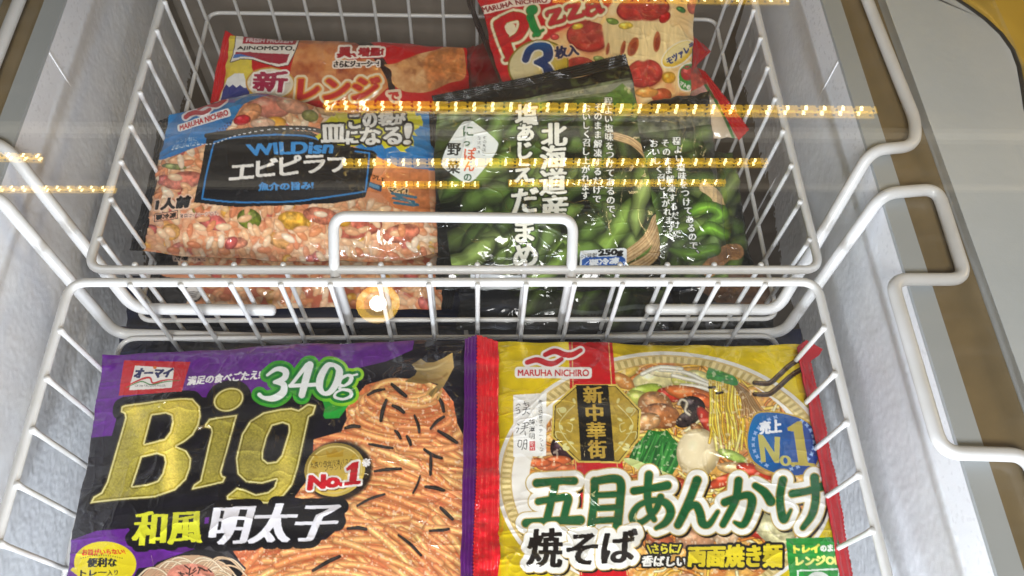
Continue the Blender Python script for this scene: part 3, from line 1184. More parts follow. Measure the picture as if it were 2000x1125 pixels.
# ------------------------------------------------------------------ purple pasta pack
def art_pasta():
    A = Sheet(70, 600, 960, 1360, (17, 14, 28))
    A.frame(130, 650, 2.369)
    P = (98, 32, 138)
    A.ink(A.poly([(-200, -120), (570, -120), (1100, -120), (1640, -120), (1600, 80), (1480, 135), (1290, 180), (1100, 230), (830, 300), (600, 300), (250, 470), (80, 490), (-200, 520)]), P, noise=0.12)
    A.ink(A.poly([(-200, 1000), (20, 960), (140, 915), (330, 900), (700, 1000), (735, 985), (560, 1040), (400, 1080), (330, 1090), (200, 1400), (-200, 1700)]), P, noise=0.12)
    for c, r in (((620, 150), 46), ((740, 130), 40), ((850, 140), 42), ((1010, 120), 46), ((1180, 118), 44)):   # faint printed pods in the purple
        A.ink(A.ellipse(c, r, r * 0.6, -35), (128, 60, 165), alpha=0.35)
        A.ink(A.ellipse(c, r * 0.75, r * 0.42, -35), P, alpha=0.6)
    # noodle heap
    heap = A.poly([(1385, 245), (1500, 212), (1640, 222), (1740, 255), (1790, 320), (1805, 420), (1835, 480), (1835, 1750), (640, 1750), (700, 1250), (830, 1100), (770, 1010), (1000, 975), (1200, 960), (1290, 880), (1290, 790), (1060, 760), (1130, 660), (1145, 495), (1270, 460), (1300, 400), (1292, 350)], smooth=False, grow=4)
    A.ink(heap, (216, 122, 74), noise=0.3)
    A.clip = A.mask_of(heap, 2, 2)
    r = np.random.default_rng(21)
    tone = fbm(A.h, A.w, 150, 3, 5)

    def strand_colour(x, y):
        q = A.T((x, y)).astype(int)
        t = tone[min(max(q[1], 0), A.h - 1), min(max(q[0], 0), A.w - 1)] * 1.9 - 0.45 + 0.22 * r.standard_normal()
        return np.array([252, 194, 126.]) * (1 - min(max(t, 0), 1)) + np.array([246, 156, 96.]) * min(max(t, 0), 1)
    starts = [(700 + 1050 * r.random(), 470 + 900 * r.random()) for _ in range(300)]
    starts.sort(key=lambda p: 0.4 * p[1] + 300 * r.random())
    for i, (x, y) in enumerate(starts):                 # strands follow one flow, sweeping down to the right
        if y < 700 and x < 1100:
            x = 1100 + 300 * r.random()
        pts, dev, st = [(x, y)], 0.30 * r.standard_normal(), 55 + 25 * r.random()
        for k in range(8):
            sl = 0.16 + 0.60 * (x - 1120) / 500 + 0.22 * math.sin(y / 150 + x / 330 + 1) + dev
            a = math.atan(sl)
            x, y = x + st * math.cos(a), y + st * math.sin(a)
            pts.append((x, y))
        A.rod(pts, 29 + 13 * r.random(), strand_colour(*pts[4]), edge=0.34, shine=0.18 + 0.2 * r.random(), under=(176, 82, 46), n=4)
    for i in range(40):                                 # the twirl on top
        t0 = (i / 40) ** 0.8
        cy = 470 - 215 * t0 + 12 * r.standard_normal()
        rx = 265 - 140 * t0
        cx = 1560 + 14 * r.standard_normal()
        a0 = r.random() * 6.28
        pts = [(cx + rx * math.cos(a0 + a), cy + 58 * math.sin(a0 + a) + 0.12 * rx * math.cos(a0 + a)) for a in (0, .5, 1.0, 1.5, 2.0, 2.5)]
        A.rod(pts, 30 + 10 * r.random(), strand_colour(*pts[2]), edge=0.32, shine=0.22, under=(176, 82, 46), n=4)
    n = fbm(A.h, A.w, 120, 3, 5)
    A.tint(A.clip * np.clip((n - 0.54) * 7, 0, 1), (232, 104, 84), 0.2)
    n = fbm(A.h, A.w, 7, 2, 9)
    A.tint(A.clip * np.clip((n - 0.64) * 9, 0, 1), (205, 88, 62), 0.45)
    A.tint(A.clip * np.clip((fbm(A.h, A.w, 9, 2, 19) - 0.70) * 14, 0, 1), (255, 232, 205), 0.6)
    for p in [((1395, 290), (1470, 265)), ((1505, 240), (1570, 295)), ((1480, 315), (1455, 408)), ((1510, 340), (1560, 370)), ((1610, 385), (1632, 462)), ((1685, 445), (1745, 390)),
              ((1290, 440), (1355, 435)), ((1720, 455), (1805, 508)), ((1400, 515), (1508, 535)), ((1575, 480), (1592, 518)), ((1655, 540), (1735, 580)), ((1685, 560), (1683, 655)),
              ((1425, 640), (1545, 628)), ((1635, 660), (1602, 738)), ((1345, 800), (1470, 745)), ((1660, 710), (1745, 730)), ((1730, 808), (1785, 862)), ((1680, 915), (1768, 908)),
              ((1535, 935), (1640, 1030)), ((1140, 1100), (1262, 1035)), ((1300, 905), (1385, 908)), ((1720, 300), (1745, 365)), ((1520, 455), (1545, 490)), ((1420, 1180), (1500, 1230)), ((1000, 1210), (1080, 1180))]:
        w = 11 + 10 * r.random()
        p = [p[0], ((p[0][0] + p[1][0]) / 2 + 5 * r.standard_normal(), (p[0][1] + p[1][1]) / 2 + 4 * r.standard_normal()), p[1]]
        A.ink(A.stroke([(q[0] + 3, q[1] + 8) for q in p], w), (150, 74, 46), alpha=0.5, soft=5)
        A.ink(A.stroke(p, [w * 0.7, w, w * 0.8]), (38, 34, 34), noise=0.7)
        A.ink(A.stroke([(p[0][0] + 3, p[0][1] - 3), (p[2][0] - 3, p[2][1] - 3)], 2.5, smooth=False), (112, 104, 98), alpha=0.5)
    A.clip = None
    # gold fork
    fork = A.poly([(1565, 228), (1612, 200), (1622, 180), (1598, 150), (1640, 122), (1665, 140), (1700, 138), (1740, 120), (1785, 92), (1792, 160), (1745, 250), (1690, 300), (1672, 285), (1720, 240), (1690, 232), (1650, 240)], smooth=False)
    A.ink(fork, lambda X, Y, sd: np.array([196, 166, 104.]) * (0.75 + 0.5 * np.clip((X[..., None] - 800) / 80 - (Y[..., None] - 700) / 100, 0, 1)), metal=0.5)
    for q in (((1690, 255), (1668, 288)), ((1712, 262), (1692, 300)), ((1735, 268), (1718, 308))):
        A.ink(A.stroke(q, 9, smooth=False), (196, 156, 92))
    A.ink(A.stroke([(1612, 168), (1660, 172), (1712, 160), (1760, 130)], 8), (240, 214, 150), alpha=0.7, soft=6)
    A.ink(A.stroke([(1600, 214), (1650, 222), (1720, 216), (1760, 190)], 10), (140, 104, 56), alpha=0.6, soft=8)
    # tray at the bottom
    A.ink(A.poly([(330, 1150), (420, 1060), (640, 985), (735, 1000), (832, 1088), (812, 1125), (760, 1160), (700, 1500), (250, 1500)]), (24, 22, 28))
    A.ink(A.poly([(640, 985), (735, 1000), (832, 1088), (800, 1092), (718, 1018), (640, 1002)]), (62, 60, 66))
    A.ink(A.poly([(345, 1150), (400, 1090), (480, 1045), (570, 1030), (660, 1040), (745, 1090), (765, 1150), (720, 1500), (300, 1500)], smooth=True), (196, 160, 128))
    for i in range(70):
        x, y = 370 + 380 * r.random(), 1050 + 260 * r.random()
        pts = [(x - 70, y + 30), (x - 20, y - 14), (x + 40, y - 6), (x + 90, y + 40)]
        if x > 420 or y > 1100:
            A.rod(pts, 9, [(232, 206, 176), (218, 184, 150), (205, 160, 128)][i % 3], edge=0.4)
    A.ink(A.poly([(470, 1110), (560, 1070), (650, 1085), (690, 1150), (640, 1300), (450, 1300)], smooth=True), (214, 128, 110), alpha=0.8, noise=0.3)
    for i in range(14):
        x, y = 520 + 140 * r.random(), 1090 + 40 * r.random()
        A.ink(A.stroke([(x, y), (x + 26 * r.standard_normal(), y + 14 * r.standard_normal())], 6, smooth=False), (45, 35, 35))
    # big gold letters
    A.frame(0, 725, 2.813)
    B = A.poly([(668, 196), (690, 186), (860, 166), (1000, 150), (1060, 152), (1100, 195), (1104, 250), (1092, 300), (1062, 352), (1015, 390), (972, 414), (1025, 436), (1050, 480), (1045, 530), (1020, 595), (960, 652), (850, 690), (600, 712), (495, 726), (512, 690), (556, 664), (585, 610), (688, 255), (684, 235), (664, 226)], grow=60,
               holes=[[(838, 246), (915, 236), (945, 248), (950, 285), (936, 335), (905, 374), (862, 385), (795, 400)], [(780, 474), (862, 456), (900, 468), (906, 500), (890, 560), (862, 600), (805, 620), (726, 630)]])
    I1 = A.ellipse((1256, 156), 84, 62, -22, grow=60)
    I2 = A.poly([(1128, 290), (1150, 262), (1305, 238), (1216, 555), (1222, 574), (1240, 580), (1226, 612), (1050, 650), (1062, 622), (1098, 598), (1162, 335), (1158, 316), (1124, 308)], grow=60)
    G = A.poly([(1640, 212), (1692, 178), (1738, 188), (1722, 238), (1698, 252), (1640, 520), (1608, 625), (1556, 690), (1470, 728), (1350, 714), (1246, 706), (1244, 684), (1300, 640), (1345, 650), (1405, 676), (1472, 664), (1506, 636), (1520, 596), (1440, 618), (1352, 610), (1304, 565), (1296, 480), (1328, 345), (1376, 272), (1448, 226), (1540, 206), (1600, 200)], grow=60,
               holes=[[(1496, 300), (1552, 284), (1584, 296), (1586, 330), (1546, 462), (1518, 496), (1472, 503), (1446, 482), (1448, 440), (1466, 370)]])
    big = A.union([B, I1, I2, G])
    A.ink(big, (13, 11, 20), grow=44)
    A.ink(big, (70, 62, 40), grow=7)

    def gold(X, Y, sd):
        t = fbm(*sd.shape, 5, 3, 44) - 0.5
        sheen = fbm(*sd.shape, (90, 300), 2, 45)
        base = np.array([182, 168, 70.]) * (0.78 + 0.45 * sheen + 0.35 * t)[..., None] + np.array([40, 30, 22.]) * np.clip((sheen - .55) * 4, 0, 1)[..., None]
        d = np.clip(-sd / A.L(1), 0, 60)[..., None]
        rim = np.clip(1 - np.abs(d - 4) / 6, 0, 1)
        rim2 = np.clip(1 - np.abs(d - 14) / 5, 0, 1)
        return base * (1 - rim) + np.array([246, 236, 180.]) * rim - rim2 * 54
    A.ink(big, gold, metal=0.08)
    A.frame(130, 650, 2.369)
    # brand corner
    A.ink(A.poly([(268, 128), (573, 134), (535, 273), (242, 292)]), (198, 26, 42))
    A.ink(A.poly([(318, 152), (498, 163), (488, 256), (290, 266)], grow=4), (236, 232, 228))
    A.label('オーマイ', [(325, 166), (494, 166), (476, 206), (312, 210)], (24, 30, 92), (4, 3))
    A.ink(A.stroke([(272, 250), (345, 216), (385, 208), (400, 232), (450, 220), (528, 214)], [3, 8, 9, 8, 7, 2]), (200, 40, 48))
    A.ink(A.stroke([(276, 254), (345, 226), (392, 240), (450, 228), (526, 220)], [2, 5, 5, 5, 2]), (60, 130, 60))
    A.label("Oh'my FROZEN PASTA", [(318, 238), (460, 240), (458, 254), (316, 254)], (50, 45, 60), (0.8, 0.4))
    A.ink(A.ellipse((408, 160), 8, 7), (225, 120, 40))
    A.label('満足の食べごたえ!', [(566, 204), (902, 172), (892, 214), (558, 244)], (240, 238, 242), (2.0, 1.2))
    # 340g on green
    g3 = A.strokes([([(928, 196), (972, 168), (1012, 178), (1008, 210), (962, 228)], [12, 20, 30, 28, 16]), ([(962, 228), (1004, 240), (1000, 276), (958, 302), (912, 300), (892, 286)], [14, 28, 34, 30, 18, 20])], grow=40)
    g4 = A.strokes([([(1112, 150), (1060, 215), (1036, 244)], [20, 16, 14]), ([(1034, 246), (1150, 240)], [17, 17]), ([(1126, 150), (1106, 220), (1088, 288)], [34, 34, 30])], grow=40)
    g0 = A.stroke([(1240, 150), (1208, 152), (1178, 200), (1170, 250), (1190, 280), (1222, 272), (1252, 226), (1262, 176), (1240, 150)], [18, 26, 33, 32, 20, 26, 33, 32, 18], grow=40)
    gg = A.strokes([([(1300, 198), (1270, 212), (1262, 238), (1285, 246), (1312, 228), (1318, 204), (1300, 198)], [12, 18, 18, 12, 18, 18, 12]), ([(1320, 200), (1345, 194)], [9, 9]), ([(1275, 246), (1262, 260), (1310, 270), (1316, 294), (1280, 308), (1242, 298), (1248, 276), (1280, 264)], [10, 10, 16, 16, 12, 14, 10, 8])], grow=40)
    num = A.union([g3, g4, g0, gg])
    A.ink(A.poly([(1180, 300), (1320, 320), (1262, 394), (1196, 398), (1188, 384), (1196, 350)]), (34, 150, 52))
    A.ink(num, lambda X, Y, sd: np.stack([60 + 90 * np.clip((X - 600) / 80, 0, 1) + 0 * Y, 160 + 50 * np.clip((X - 600) / 80, 0, 1) + 0 * Y, 45 + 0 * X * Y], -1), grow=27)
    A.ink(num, (22, 120, 50), grow=13)
    A.ink(num, (238, 242, 244))
    # japanese title
    A.label('和風', [(322, 826), (628, 818), (628, 972), (302, 986)], (222, 222, 50), (8, 0), [(30, (13, 11, 20))])
    A.label('明太子', [(694, 798), (1288, 782), (1206, 962), (660, 982)], (238, 236, 246), (11, 0.4), [(34, (13, 11, 20))])
    A.ink(A.poly([(642, 856), (660, 853), (656, 882), (638, 884)]), P)
    # medal
    A.ink(A.ellipse((1256, 638), 158, 138, -12), (20, 14, 14), alpha=0.9, soft=14)
    A.ink(A.ellipse((1240, 632), 141, 122, -12), lambda X, Y, sd: np.array([222, 190, 88.]) * (0.72 + 0.4 * np.clip((Y[..., None] - 875) / 90 + 0.3 * np.sin(X[..., None] / 11), 0, 1)), metal=0.3)
    A.ink(A.ellipse((1240, 632), 128, 110, -12), (238, 214, 130), metal=0.25)
    A.ink(A.ellipse((1240, 632), 122, 104, -12), lambda X, Y, sd: np.array([226, 192, 84.]) * (0.8 + 0.25 * np.clip((Y[..., None] - 860) / 90, 0, 1)), metal=0.25)
    A.ink(A.poly([(1205, 575), (1198, 540), (1220, 556), (1240, 532), (1260, 554), (1282, 536), (1278, 572)]), (190, 150, 40))
    for s in (-1, 1):
        for q in range(5):
            A.ink(A.ellipse((1240 + s * (88 + 8 * math.sin(q)), 570 + q * 26), 13, 6, -40 * s + 12 * q * s), (196, 158, 52))
    A.label('大盛り個食冷凍パスタ', [(1124, 598), (1322, 578), (1324, 608), (1128, 624)], (30, 24, 20), (0.6, 0.4))
    A.label('ブランド', [(1192, 614), (1278, 606), (1280, 630), (1192, 638)], (30, 24, 20), (0.6, 0.4))
    A.label('No.', [(1126, 662), (1278, 648), (1280, 704), (1120, 726)], (204, 26, 42), (8, 5), [(8, (246, 240, 236))], shadow=(5, 5, (120, 80, 20)))
    one = A.poly([(1292, 626), (1322, 600), (1352, 594), (1342, 684), (1362, 684), (1360, 700), (1284, 706), (1286, 690), (1306, 688), (1314, 632), (1296, 640)], grow=10)
    A.ink(one, (246, 240, 236), grow=9)
    A.ink(one, (204, 26, 42))
    A.label('※', [(1368, 584), (1404, 582), (1404, 618), (1368, 620)], (240, 235, 235), (1.2, 1.2))
    # yellow balloon
    A.ink(A.poly([(30, 1085), (18, 1098), (60, 1130), (120, 1110)]), (226, 206, 28))
    A.ink(A.ellipse((178, 1068), 144, 104, 4), (228, 208, 30))
    A.label('お皿がいらない!', [(72, 1000), (262, 1000), (272, 1022), (72, 1030)], (214, 60, 30), (1.6, 1.6))
    for q in range(19):
        A.ink(A.ellipse((66 + q * 10.5, 1042 - 14 * math.sin(q / 18 * math.pi)), 3, 3), (120, 110, 20))
    A.label('便利な', [(98, 1042), (230, 1040), (230, 1082), (96, 1084)], (24, 22, 18), (3, 2))
    A.label('トレー', [(66, 1098), (186, 1094), (184, 1122), (64, 1126)], (24, 22, 18), (2.4, 1.8))
    A.label('入り', [(190, 1098), (238, 1096), (236, 1122), (188, 1124)], (24, 22, 18), (1.4, 1))
    return A


sh = art_pasta()
pasta = bag('pasta_pack', 'purple and black frozen spaghetti pack with large gold lettering', 'frozen food', 'frozen food bags in the baskets',
            [(203, 692), (912, 660), (902, 1330), (98, 1330)], (-0.059, -0.056, -0.053, -0.057), 0.0135, sh, 31, amp=0.75, sharp=0.7, back_col=(40, 24, 60))
seal(pasta, [(907, 662), (905, 900), (899, 1125), (894, 1330)], [(934, 652), (933, 900), (927, 1125), (923, 1330)], -0.052, (-0.046, -0.046, -0.046, -0.046), (104, 26, 126), ridges=4, ridge=0.0009, metal=0.3)


# ------------------------------------------------------------------ gold noodle pack
def art_noodle():
    A = Sheet(860, 590, 1720, 1380, (240, 210, 26), metal=0.34)
    A.frame(900, 640, 2.319)
    n = fbm(A.h, A.w, 80, 4, 3)[..., None]
    A.rgb *= 0.86 + 0.3 * n
    r = np.random.default_rng(8)
    # plate
    C = (930, 690)
    A.ink(A.ellipse(C, 770, 582), (236, 232, 224), metal=0.0)
    A.ink(A.ellipse(C, 752, 566), (214, 186, 120), metal=0.0)
    A.ink(A.ellipse(C, 744, 558), lambda X, Y, sd: np.array([236, 214, 150.]) - 44 * (np.sin(140 * np.arctan2((Y - 937.5) * 1.32, X - 1301))[..., None] > 0.1), metal=0.0)
    A.ink(A.ellipse(C, 706, 526), (206, 178, 112), metal=0.0)
    A.ink(A.ellipse(C, 700, 520), (238, 234, 226), metal=0.0)
    food = A.ellipse((950, 700), 640, 540)
    A.ink(food, (226, 170, 84), noise=0.25)
    A.clip = A.mask_of(food, 0, 6)
    pal = [(236, 190, 78), (226, 170, 62), (242, 208, 110), (214, 150, 66), (198, 120, 52), (236, 220, 170)]
    for i in range(230):
        x, y = 330 + 1200 * r.random(), 160 + 1100 * r.random()
        a = r.random() * 6.28
        L = 60 + 90 * r.random()
        pts = [(x + L * t * math.cos(a) + 22 * math.sin(3 * t + i), y + L * t * math.sin(a) * .6 + 22 * math.cos(3 * t + i)) for t in (-1, -.4, .3, 1)]
        A.rod(pts, 13 + 9 * r.random(), pal[i % 6], edge=0.5, shine=0.3)
    n = fbm(A.h, A.w, 60, 3, 15)
    A.tint(A.clip * np.clip((n - 0.52) * 8, 0, 1), (176, 66, 34), 0.4)
    # cabbage, onions, sprouts at the back
    for c, rx, ry, a, col in [((880, 235), 105, 46, -8, (232, 222, 160)), ((1010, 235), 60, 40, 10, (206, 206, 110)), ((740, 200), 70, 34, -20, (232, 196, 92)), ((1080, 220), 60, 26, 15, (224, 216, 140)),
                              ((730, 240), 60, 30, 30, (220, 150, 80)), ((830, 290), 84, 34, -15, (170, 196, 70)), ((810, 320), 60, 34, 20, (196, 206, 96)), ((930, 200), 90, 26, 4, (236, 224, 176))]:
        A.lump(c, rx, ry, a, col, edge=0.32, shine=0.3, noise=0.2)
    for q in ([(900, 190), (1010, 200), (1120, 250), (1160, 270)], [(960, 215), (1060, 240), (1130, 262)], [(820, 210), (900, 180), (1000, 186)], [(1000, 260), (1090, 270), (1180, 300)]):
        A.rod(q, 20, (240, 234, 214), edge=0.35)
    A.lump((940, 305), 55, 30, 20, (206, 44, 34), noise=0.2)
    A.lump((1040, 300), 120, 34, 12, (226, 120, 58), noise=0.15)
    A.lump((1100, 330), 60, 24, 30, (218, 100, 48))
    A.lump((880, 350), 80, 62, 15, (206, 140, 84), noise=0.35)
    A.lump((905, 400), 88, 58, 8, (190, 116, 62), noise=0.35)
    A.lump((845, 425), 60, 40, -10, (216, 160, 104), noise=0.3)
    A.lump((1050, 350), 58, 40, 15, (44, 32, 36), noise=0.4, shine=0.4)
    A.lump((1030, 410), 62, 34, -30, (58, 44, 44), noise=0.4)
    A.rod([(985, 345), (1000, 325), (1025, 340), (1015, 375), (1035, 395)], 14, (206, 196, 176))
    A.lump((1120, 430), 86, 30, 58, (204, 52, 36), shine=0.35, noise=0.15)
    A.lump((1075, 460), 40, 20, 30, (176, 110, 60), noise=0.3)
    A.lump((470, 545), 66, 62, 20, (62, 36, 44), noise=0.4, shine=0.3)
    for c in ((440, 600), (400, 625), (350, 610), (480, 640), (340, 700), (390, 690), (300, 660)):
        A.lump(c, 60, 22, -12 + 30 * r.random(), [(216, 66, 36), (232, 150, 56), (226, 110, 60)][int(3 * r.random())], noise=0.2)
    # bok choy
    bok = A.poly([(760, 590), (790, 530), (830, 492), (848, 462), (900, 470), (935, 464), (962, 500), (1014, 552), (992, 590), (985, 620), (958, 668), (870, 632)], smooth=False)
    A.ink(bok, (30, 112, 38))
    A.clip = A.mask_of(bok)
    for i in range(90):
        t, q = r.random(), r.standard_normal()
        x, y = 762 + 215 * t, 588 + 76 * t
        c_ = [(22, 92, 34), (58, 150, 58), (34, 120, 44), (96, 178, 84), (16, 76, 30)][i % 5]
        A.ink(A.stroke([(x, y), (x + 22 + 8 * q, y - 55), (x + 50 + 16 * q, y - 130 + 20 * t)], [10, 9, 4]), c_, alpha=0.75, soft=3)
    A.clip = A.mask_of(food, 0, 6)
    A.ink(A.poly([(740, 600), (770, 590), (870, 630), (955, 668), (935, 690), (820, 650)], smooth=True), (206, 218, 140))
    A.lump((1075, 566), 98, 110, 8, (240, 214, 158), edge=0.3, shine=0.22)
    A.ink(A.ellipse((1060, 552), 78, 88, 8), (246, 230, 192), alpha=0.75, soft=16)
    # lifted noodles
    for i in range(26):
        x = 1122 + i * 5.4
        e = 500 + 70 * r.random()
        A.rod([(x + 6, 236), (x + 8 + 6 * r.standard_normal(), 350), (x + 12 + i * 0.6 + 7 * r.standard_normal(), 440), (x + 22 + 10 * r.standard_normal(), e)], 11 + 5 * r.random(), [(244, 210, 84), (236, 190, 62), (248, 224, 124), (224, 172, 50)][i % 4], edge=0.42, shine=0.3)
    for i in range(22):
        t = i / 21
        A.rod([(1180 + 60 * t, 200 + 40 * t), (1235 + 75 * t, 250 + 40 * t), (1275 + 90 * t, 330 + 40 * t), (1270 + 150 * t, 400 + 10 * r.standard_normal())], 10 + 4 * r.random(), [(206, 160, 104), (186, 134, 78), (222, 186, 130), (164, 112, 62)][i % 4], edge=0.4)
    A.ink(A.poly([(1112, 225), (1135, 165), (1190, 180), (1250, 232), (1245, 262), (1160, 240)], smooth=True), lambda X, Y, sd: np.stack([30 + 70 * fbm(*sd.shape, (30, 8), 3, 3), 106 + 70 * fbm(*sd.shape, (30, 8), 3, 4), 50 + 30 * fbm(*sd.shape, (30, 8), 3, 5)], -1))
    A.ink(A.stroke([(1125, 270), (1150, 268)], 12, smooth=False), (30, 24, 22))
    A.ink(A.stroke([(1158, 296), (1185, 292)], 12, smooth=False), (30, 24, 22))
    for c, rx, ry, a, col in [((1230, 580), 70, 22, 20, (170, 196, 90)), ((1250, 640), 90, 30, 8, (232, 190, 130)), ((1330, 660), 90, 36, 25, (206, 60, 36)), ((1200, 690), 90, 26, -20, (216, 80, 46)),
                              ((1400, 640), 70, 30, 12, (226, 160, 90)), ((960, 700), 70, 30, 10, (196, 70, 40)), ((1060, 960), 90, 50, 0, (206, 150, 110)), ((900, 960), 70, 36, 20, (190, 96, 60)), ((1200, 940), 60, 44, 0, (230, 190, 150)),
                              ((1320, 900), 90, 40, 30, (200, 54, 36)), ((1420, 920), 110, 60, 35, (208, 200, 150)), ((620, 990), 60, 40, 0, (206, 160, 90))]:
        A.lump(c, rx, ry, a, col, edge=0.35, shine=0.3, noise=0.2)
    A.tint(A.clip * np.clip((fbm(A.h, A.w, 12, 2, 77) - 0.68) * 12, 0, 1), (255, 240, 210), 0.55)
    A.clip = None
    # chopsticks
    for o in (0, 52):
        A.ink(A.stroke([(1330, 248 + o), (1395, 250 + o * .95), (1440, 215 + o), (1490, 170 + o), (1545, 142 + o * .9), (1640, 122 + o * .9)], [20, 24, 24, 24, 24, 24]), (58, 38, 26))
        A.ink(A.stroke([(1330, 244 + o), (1395, 245 + o * .95), (1440, 209 + o), (1490, 164 + o), (1545, 137 + o * .9)], 4), (150, 120, 80), alpha=0.7)
    # red band with gold threads
    band = [(484, -150), (676, -150), (686, 60), (702, 260), (740, 680), (780, 1650), (560, 1650), (518, 680), (494, 260), (488, 60)]
    A.ink(A.poly(band), (206, 22, 34), metal=0.1, noise=0.06)
    A.ink(A.poly([(535, 640), (735, 640), (780, 1070), (560, 1070)]), (196, 24, 34), metal=0.0)
    for a, b in (((502, 40), (545, 1120)), ((668, 50), (752, 1120))):
        A.ink(A.stroke([a, ((a[0] + b[0]) / 2 - 6, 560), b], 4.5), (236, 196, 120), metal=0.2)
    # white slip with the chef's name
    A.ink(A.poly([(238, 306), (388, 297), (386, 580), (238, 586)]), (244, 243, 240), metal=0.0)
    ink_ = (44, 44, 48)
    for q in ([(250, 352), (262, 346), (268, 352)], [(248, 366), (262, 362)], [(252, 376), (264, 372), (266, 386), (254, 390)], [(282, 346), (308, 342)], [(288, 336), (292, 352), (306, 350), (304, 362), (284, 364)], [(280, 374), (312, 370)], [(296, 366), (290, 388), (278, 396)], [(298, 384), (310, 392)],
              [(256, 436), (264, 442)], [(250, 456), (262, 456), (252, 476)], [(280, 434), (304, 430), (300, 444), (276, 448)], [(272, 458), (304, 452)], [(290, 432), (286, 462), (268, 480)], [(290, 470), (292, 488)],
              [(262, 512), (258, 534), (270, 540), (276, 514), (262, 510)], [(286, 512), (282, 536), (276, 552)], [(286, 512), (298, 510), (296, 548), (286, 544)], [(284, 528), (296, 524)]):
        A.ink(A.stroke(q, 3.2), ink_)
    A.ink(A.column('赤坂璃宮オーナーシェフ', (360, 338), (366, 552), 21), (40, 40, 44))
    A.ink(A.column('譚澤明', (322, 428), (322, 492), 28), (40, 40, 44))
    A.ink(A.column('たん', (342, 424), (342, 440), 10), (40, 40, 44))
    A.ink(A.poly([(312, 515), (336, 514), (336, 556), (312, 557)]), (204, 30, 40))
    A.ink(A.column('監修', (324, 526), (324, 546), 19), (248, 244, 240))
    # octagon plaque
    O = [(520, 256), (706, 256), (816, 372), (810, 502), (722, 613), (530, 610), (410, 492), (417, 350)]
    Oc = np.mean(O, axis=0)
    A.ink(A.poly(O), (224, 196, 92), metal=0.1)
    A.ink(A.poly([tuple(Oc + (np.array(p) - Oc) * 0.955) for p in O]), (40, 32, 16), metal=0.1)
    A.ink(A.poly([tuple(Oc + (np.array(p) - Oc) * 0.935) for p in O]), (188, 158, 62), metal=0.12, noise=0.15)
    for s, cx in ((1, 475), (-1, 750)):
        for q in ([(cx + 40 * s, 350), (cx, 390), (cx - 30 * s, 440), (cx, 500), (cx + 50 * s, 560)], [(cx - 20 * s, 400), (cx - 40 * s, 370), (cx - 10 * s, 360)], [(cx, 480), (cx - 44 * s, 470), (cx - 40 * s, 500)], [(cx + 10 * s, 430), (cx + 30 * s, 440), (cx + 24 * s, 470), (cx + 4 * s, 462)]):
            A.ink(A.stroke(q, 4), (226, 218, 150))
        for c, a in (((cx - 12 * s, 375), 30), ((cx + 30 * s, 415), -30), ((cx - 20 * s, 450), 60), ((cx + 25 * s, 520), 20), ((cx - 5 * s, 530), -40), ((cx + 38 * s, 330), 70)):
            A.ink(A.ellipse(c, 13, 6, a * s), (226, 218, 150))
        A.ink(A.ellipse((cx + 2 * s, 545), 16, 11), (226, 218, 150))
        A.ink(A.ellipse((cx - 14 * s, 372), 17, 14), (220, 212, 140))
    A.ink(A.poly([(522, 258), (668, 258), (698, 600), (545, 602)]), (22, 19, 16), metal=0.1)
    for ch, q in zip('新中華街', ([(556, 266), (638, 264), (644, 338), (560, 342)], [(566, 350), (640, 347), (644, 420), (572, 424)], [(570, 430), (652, 427), (656, 500), (574, 504)], [(576, 510), (656, 508), (660, 588), (580, 592)])):
        A.label(ch, q, (212, 176, 74), (3, 1.6), metal=0.3)
    # maker's waves and name
    wv = A.strokes([([(300, 158), (345, 146), (392, 162), (425, 160), (455, 142)], [22, 26, 26, 24, 20]), ([(382, 122), (425, 106), (470, 122), (505, 122), (542, 102)], [22, 26, 26, 24, 20])], grow=20)
    A.ink(wv, (244, 236, 236), grow=10, metal=0.0)
    A.ink(wv, (196, 34, 48), metal=0.0)
    A.ink(A.poly([(258, 192), (580, 192), (580, 216), (258, 216)], grow=20), (242, 238, 236), grow=14, metal=0.0)
    A.label('MARUHA NICHIRO', [(258, 192), (580, 190), (580, 218), (258, 220)], (196, 34, 48), (1.6, 1.6))
    # blue badge
    bd = A.poly([(1330, 400), (1400, 384), (1500, 400), (1580, 440), (1622, 520), (1612, 610), (1560, 662), (1470, 668), (1380, 640), (1318, 590), (1300, 500)], smooth=True, grow=8)
    A.ink(bd, (214, 176, 60), grow=6, metal=0.3)
    A.ink(bd, lambda X, Y, sd: np.stack([20 + 14 * np.clip((X - 1480) / 120, 0, 1) + 0 * Y, 62 + 50 * np.clip(1 - (X - 1460) / 130, 0, 1) + 0 * Y, 140 + 34 * np.clip(1 - (X - 1460) / 130, 0, 1) + 0 * Y], -1), metal=0.0)
    for s in (-1, 1):
        for q in range(11):
            a = math.radians(100 + s * (24 + q * 13))
            c = np.array([1462 + 138 * math.cos(a), 522 + 122 * math.sin(a)])
            for k in (-1, 1):
                A.ink(A.ellipse(tuple(c), 11, 4, math.degrees(a) + 90 + k * 38), (150, 178, 226))
    A.label('売上', [(1356, 428), (1450, 414), (1452, 474), (1356, 482)], (236, 238, 244), (3, 2.6))
    A.label('N', [(1352, 484), (1440, 496), (1436, 612), (1366, 608)], (206, 196, 110), (6, 1), metal=0.2)
    A.label('o.', [(1448, 576), (1512, 586), (1510, 630), (1448, 624)], (206, 196, 110), (4, 1), metal=0.2)
    A.ink(A.poly([(1478, 454), (1526, 424), (1544, 424), (1572, 612), (1604, 616), (1602, 628), (1490, 622), (1494, 610), (1528, 610), (1508, 470), (1482, 468)]), (196, 176, 76), metal=0.25)
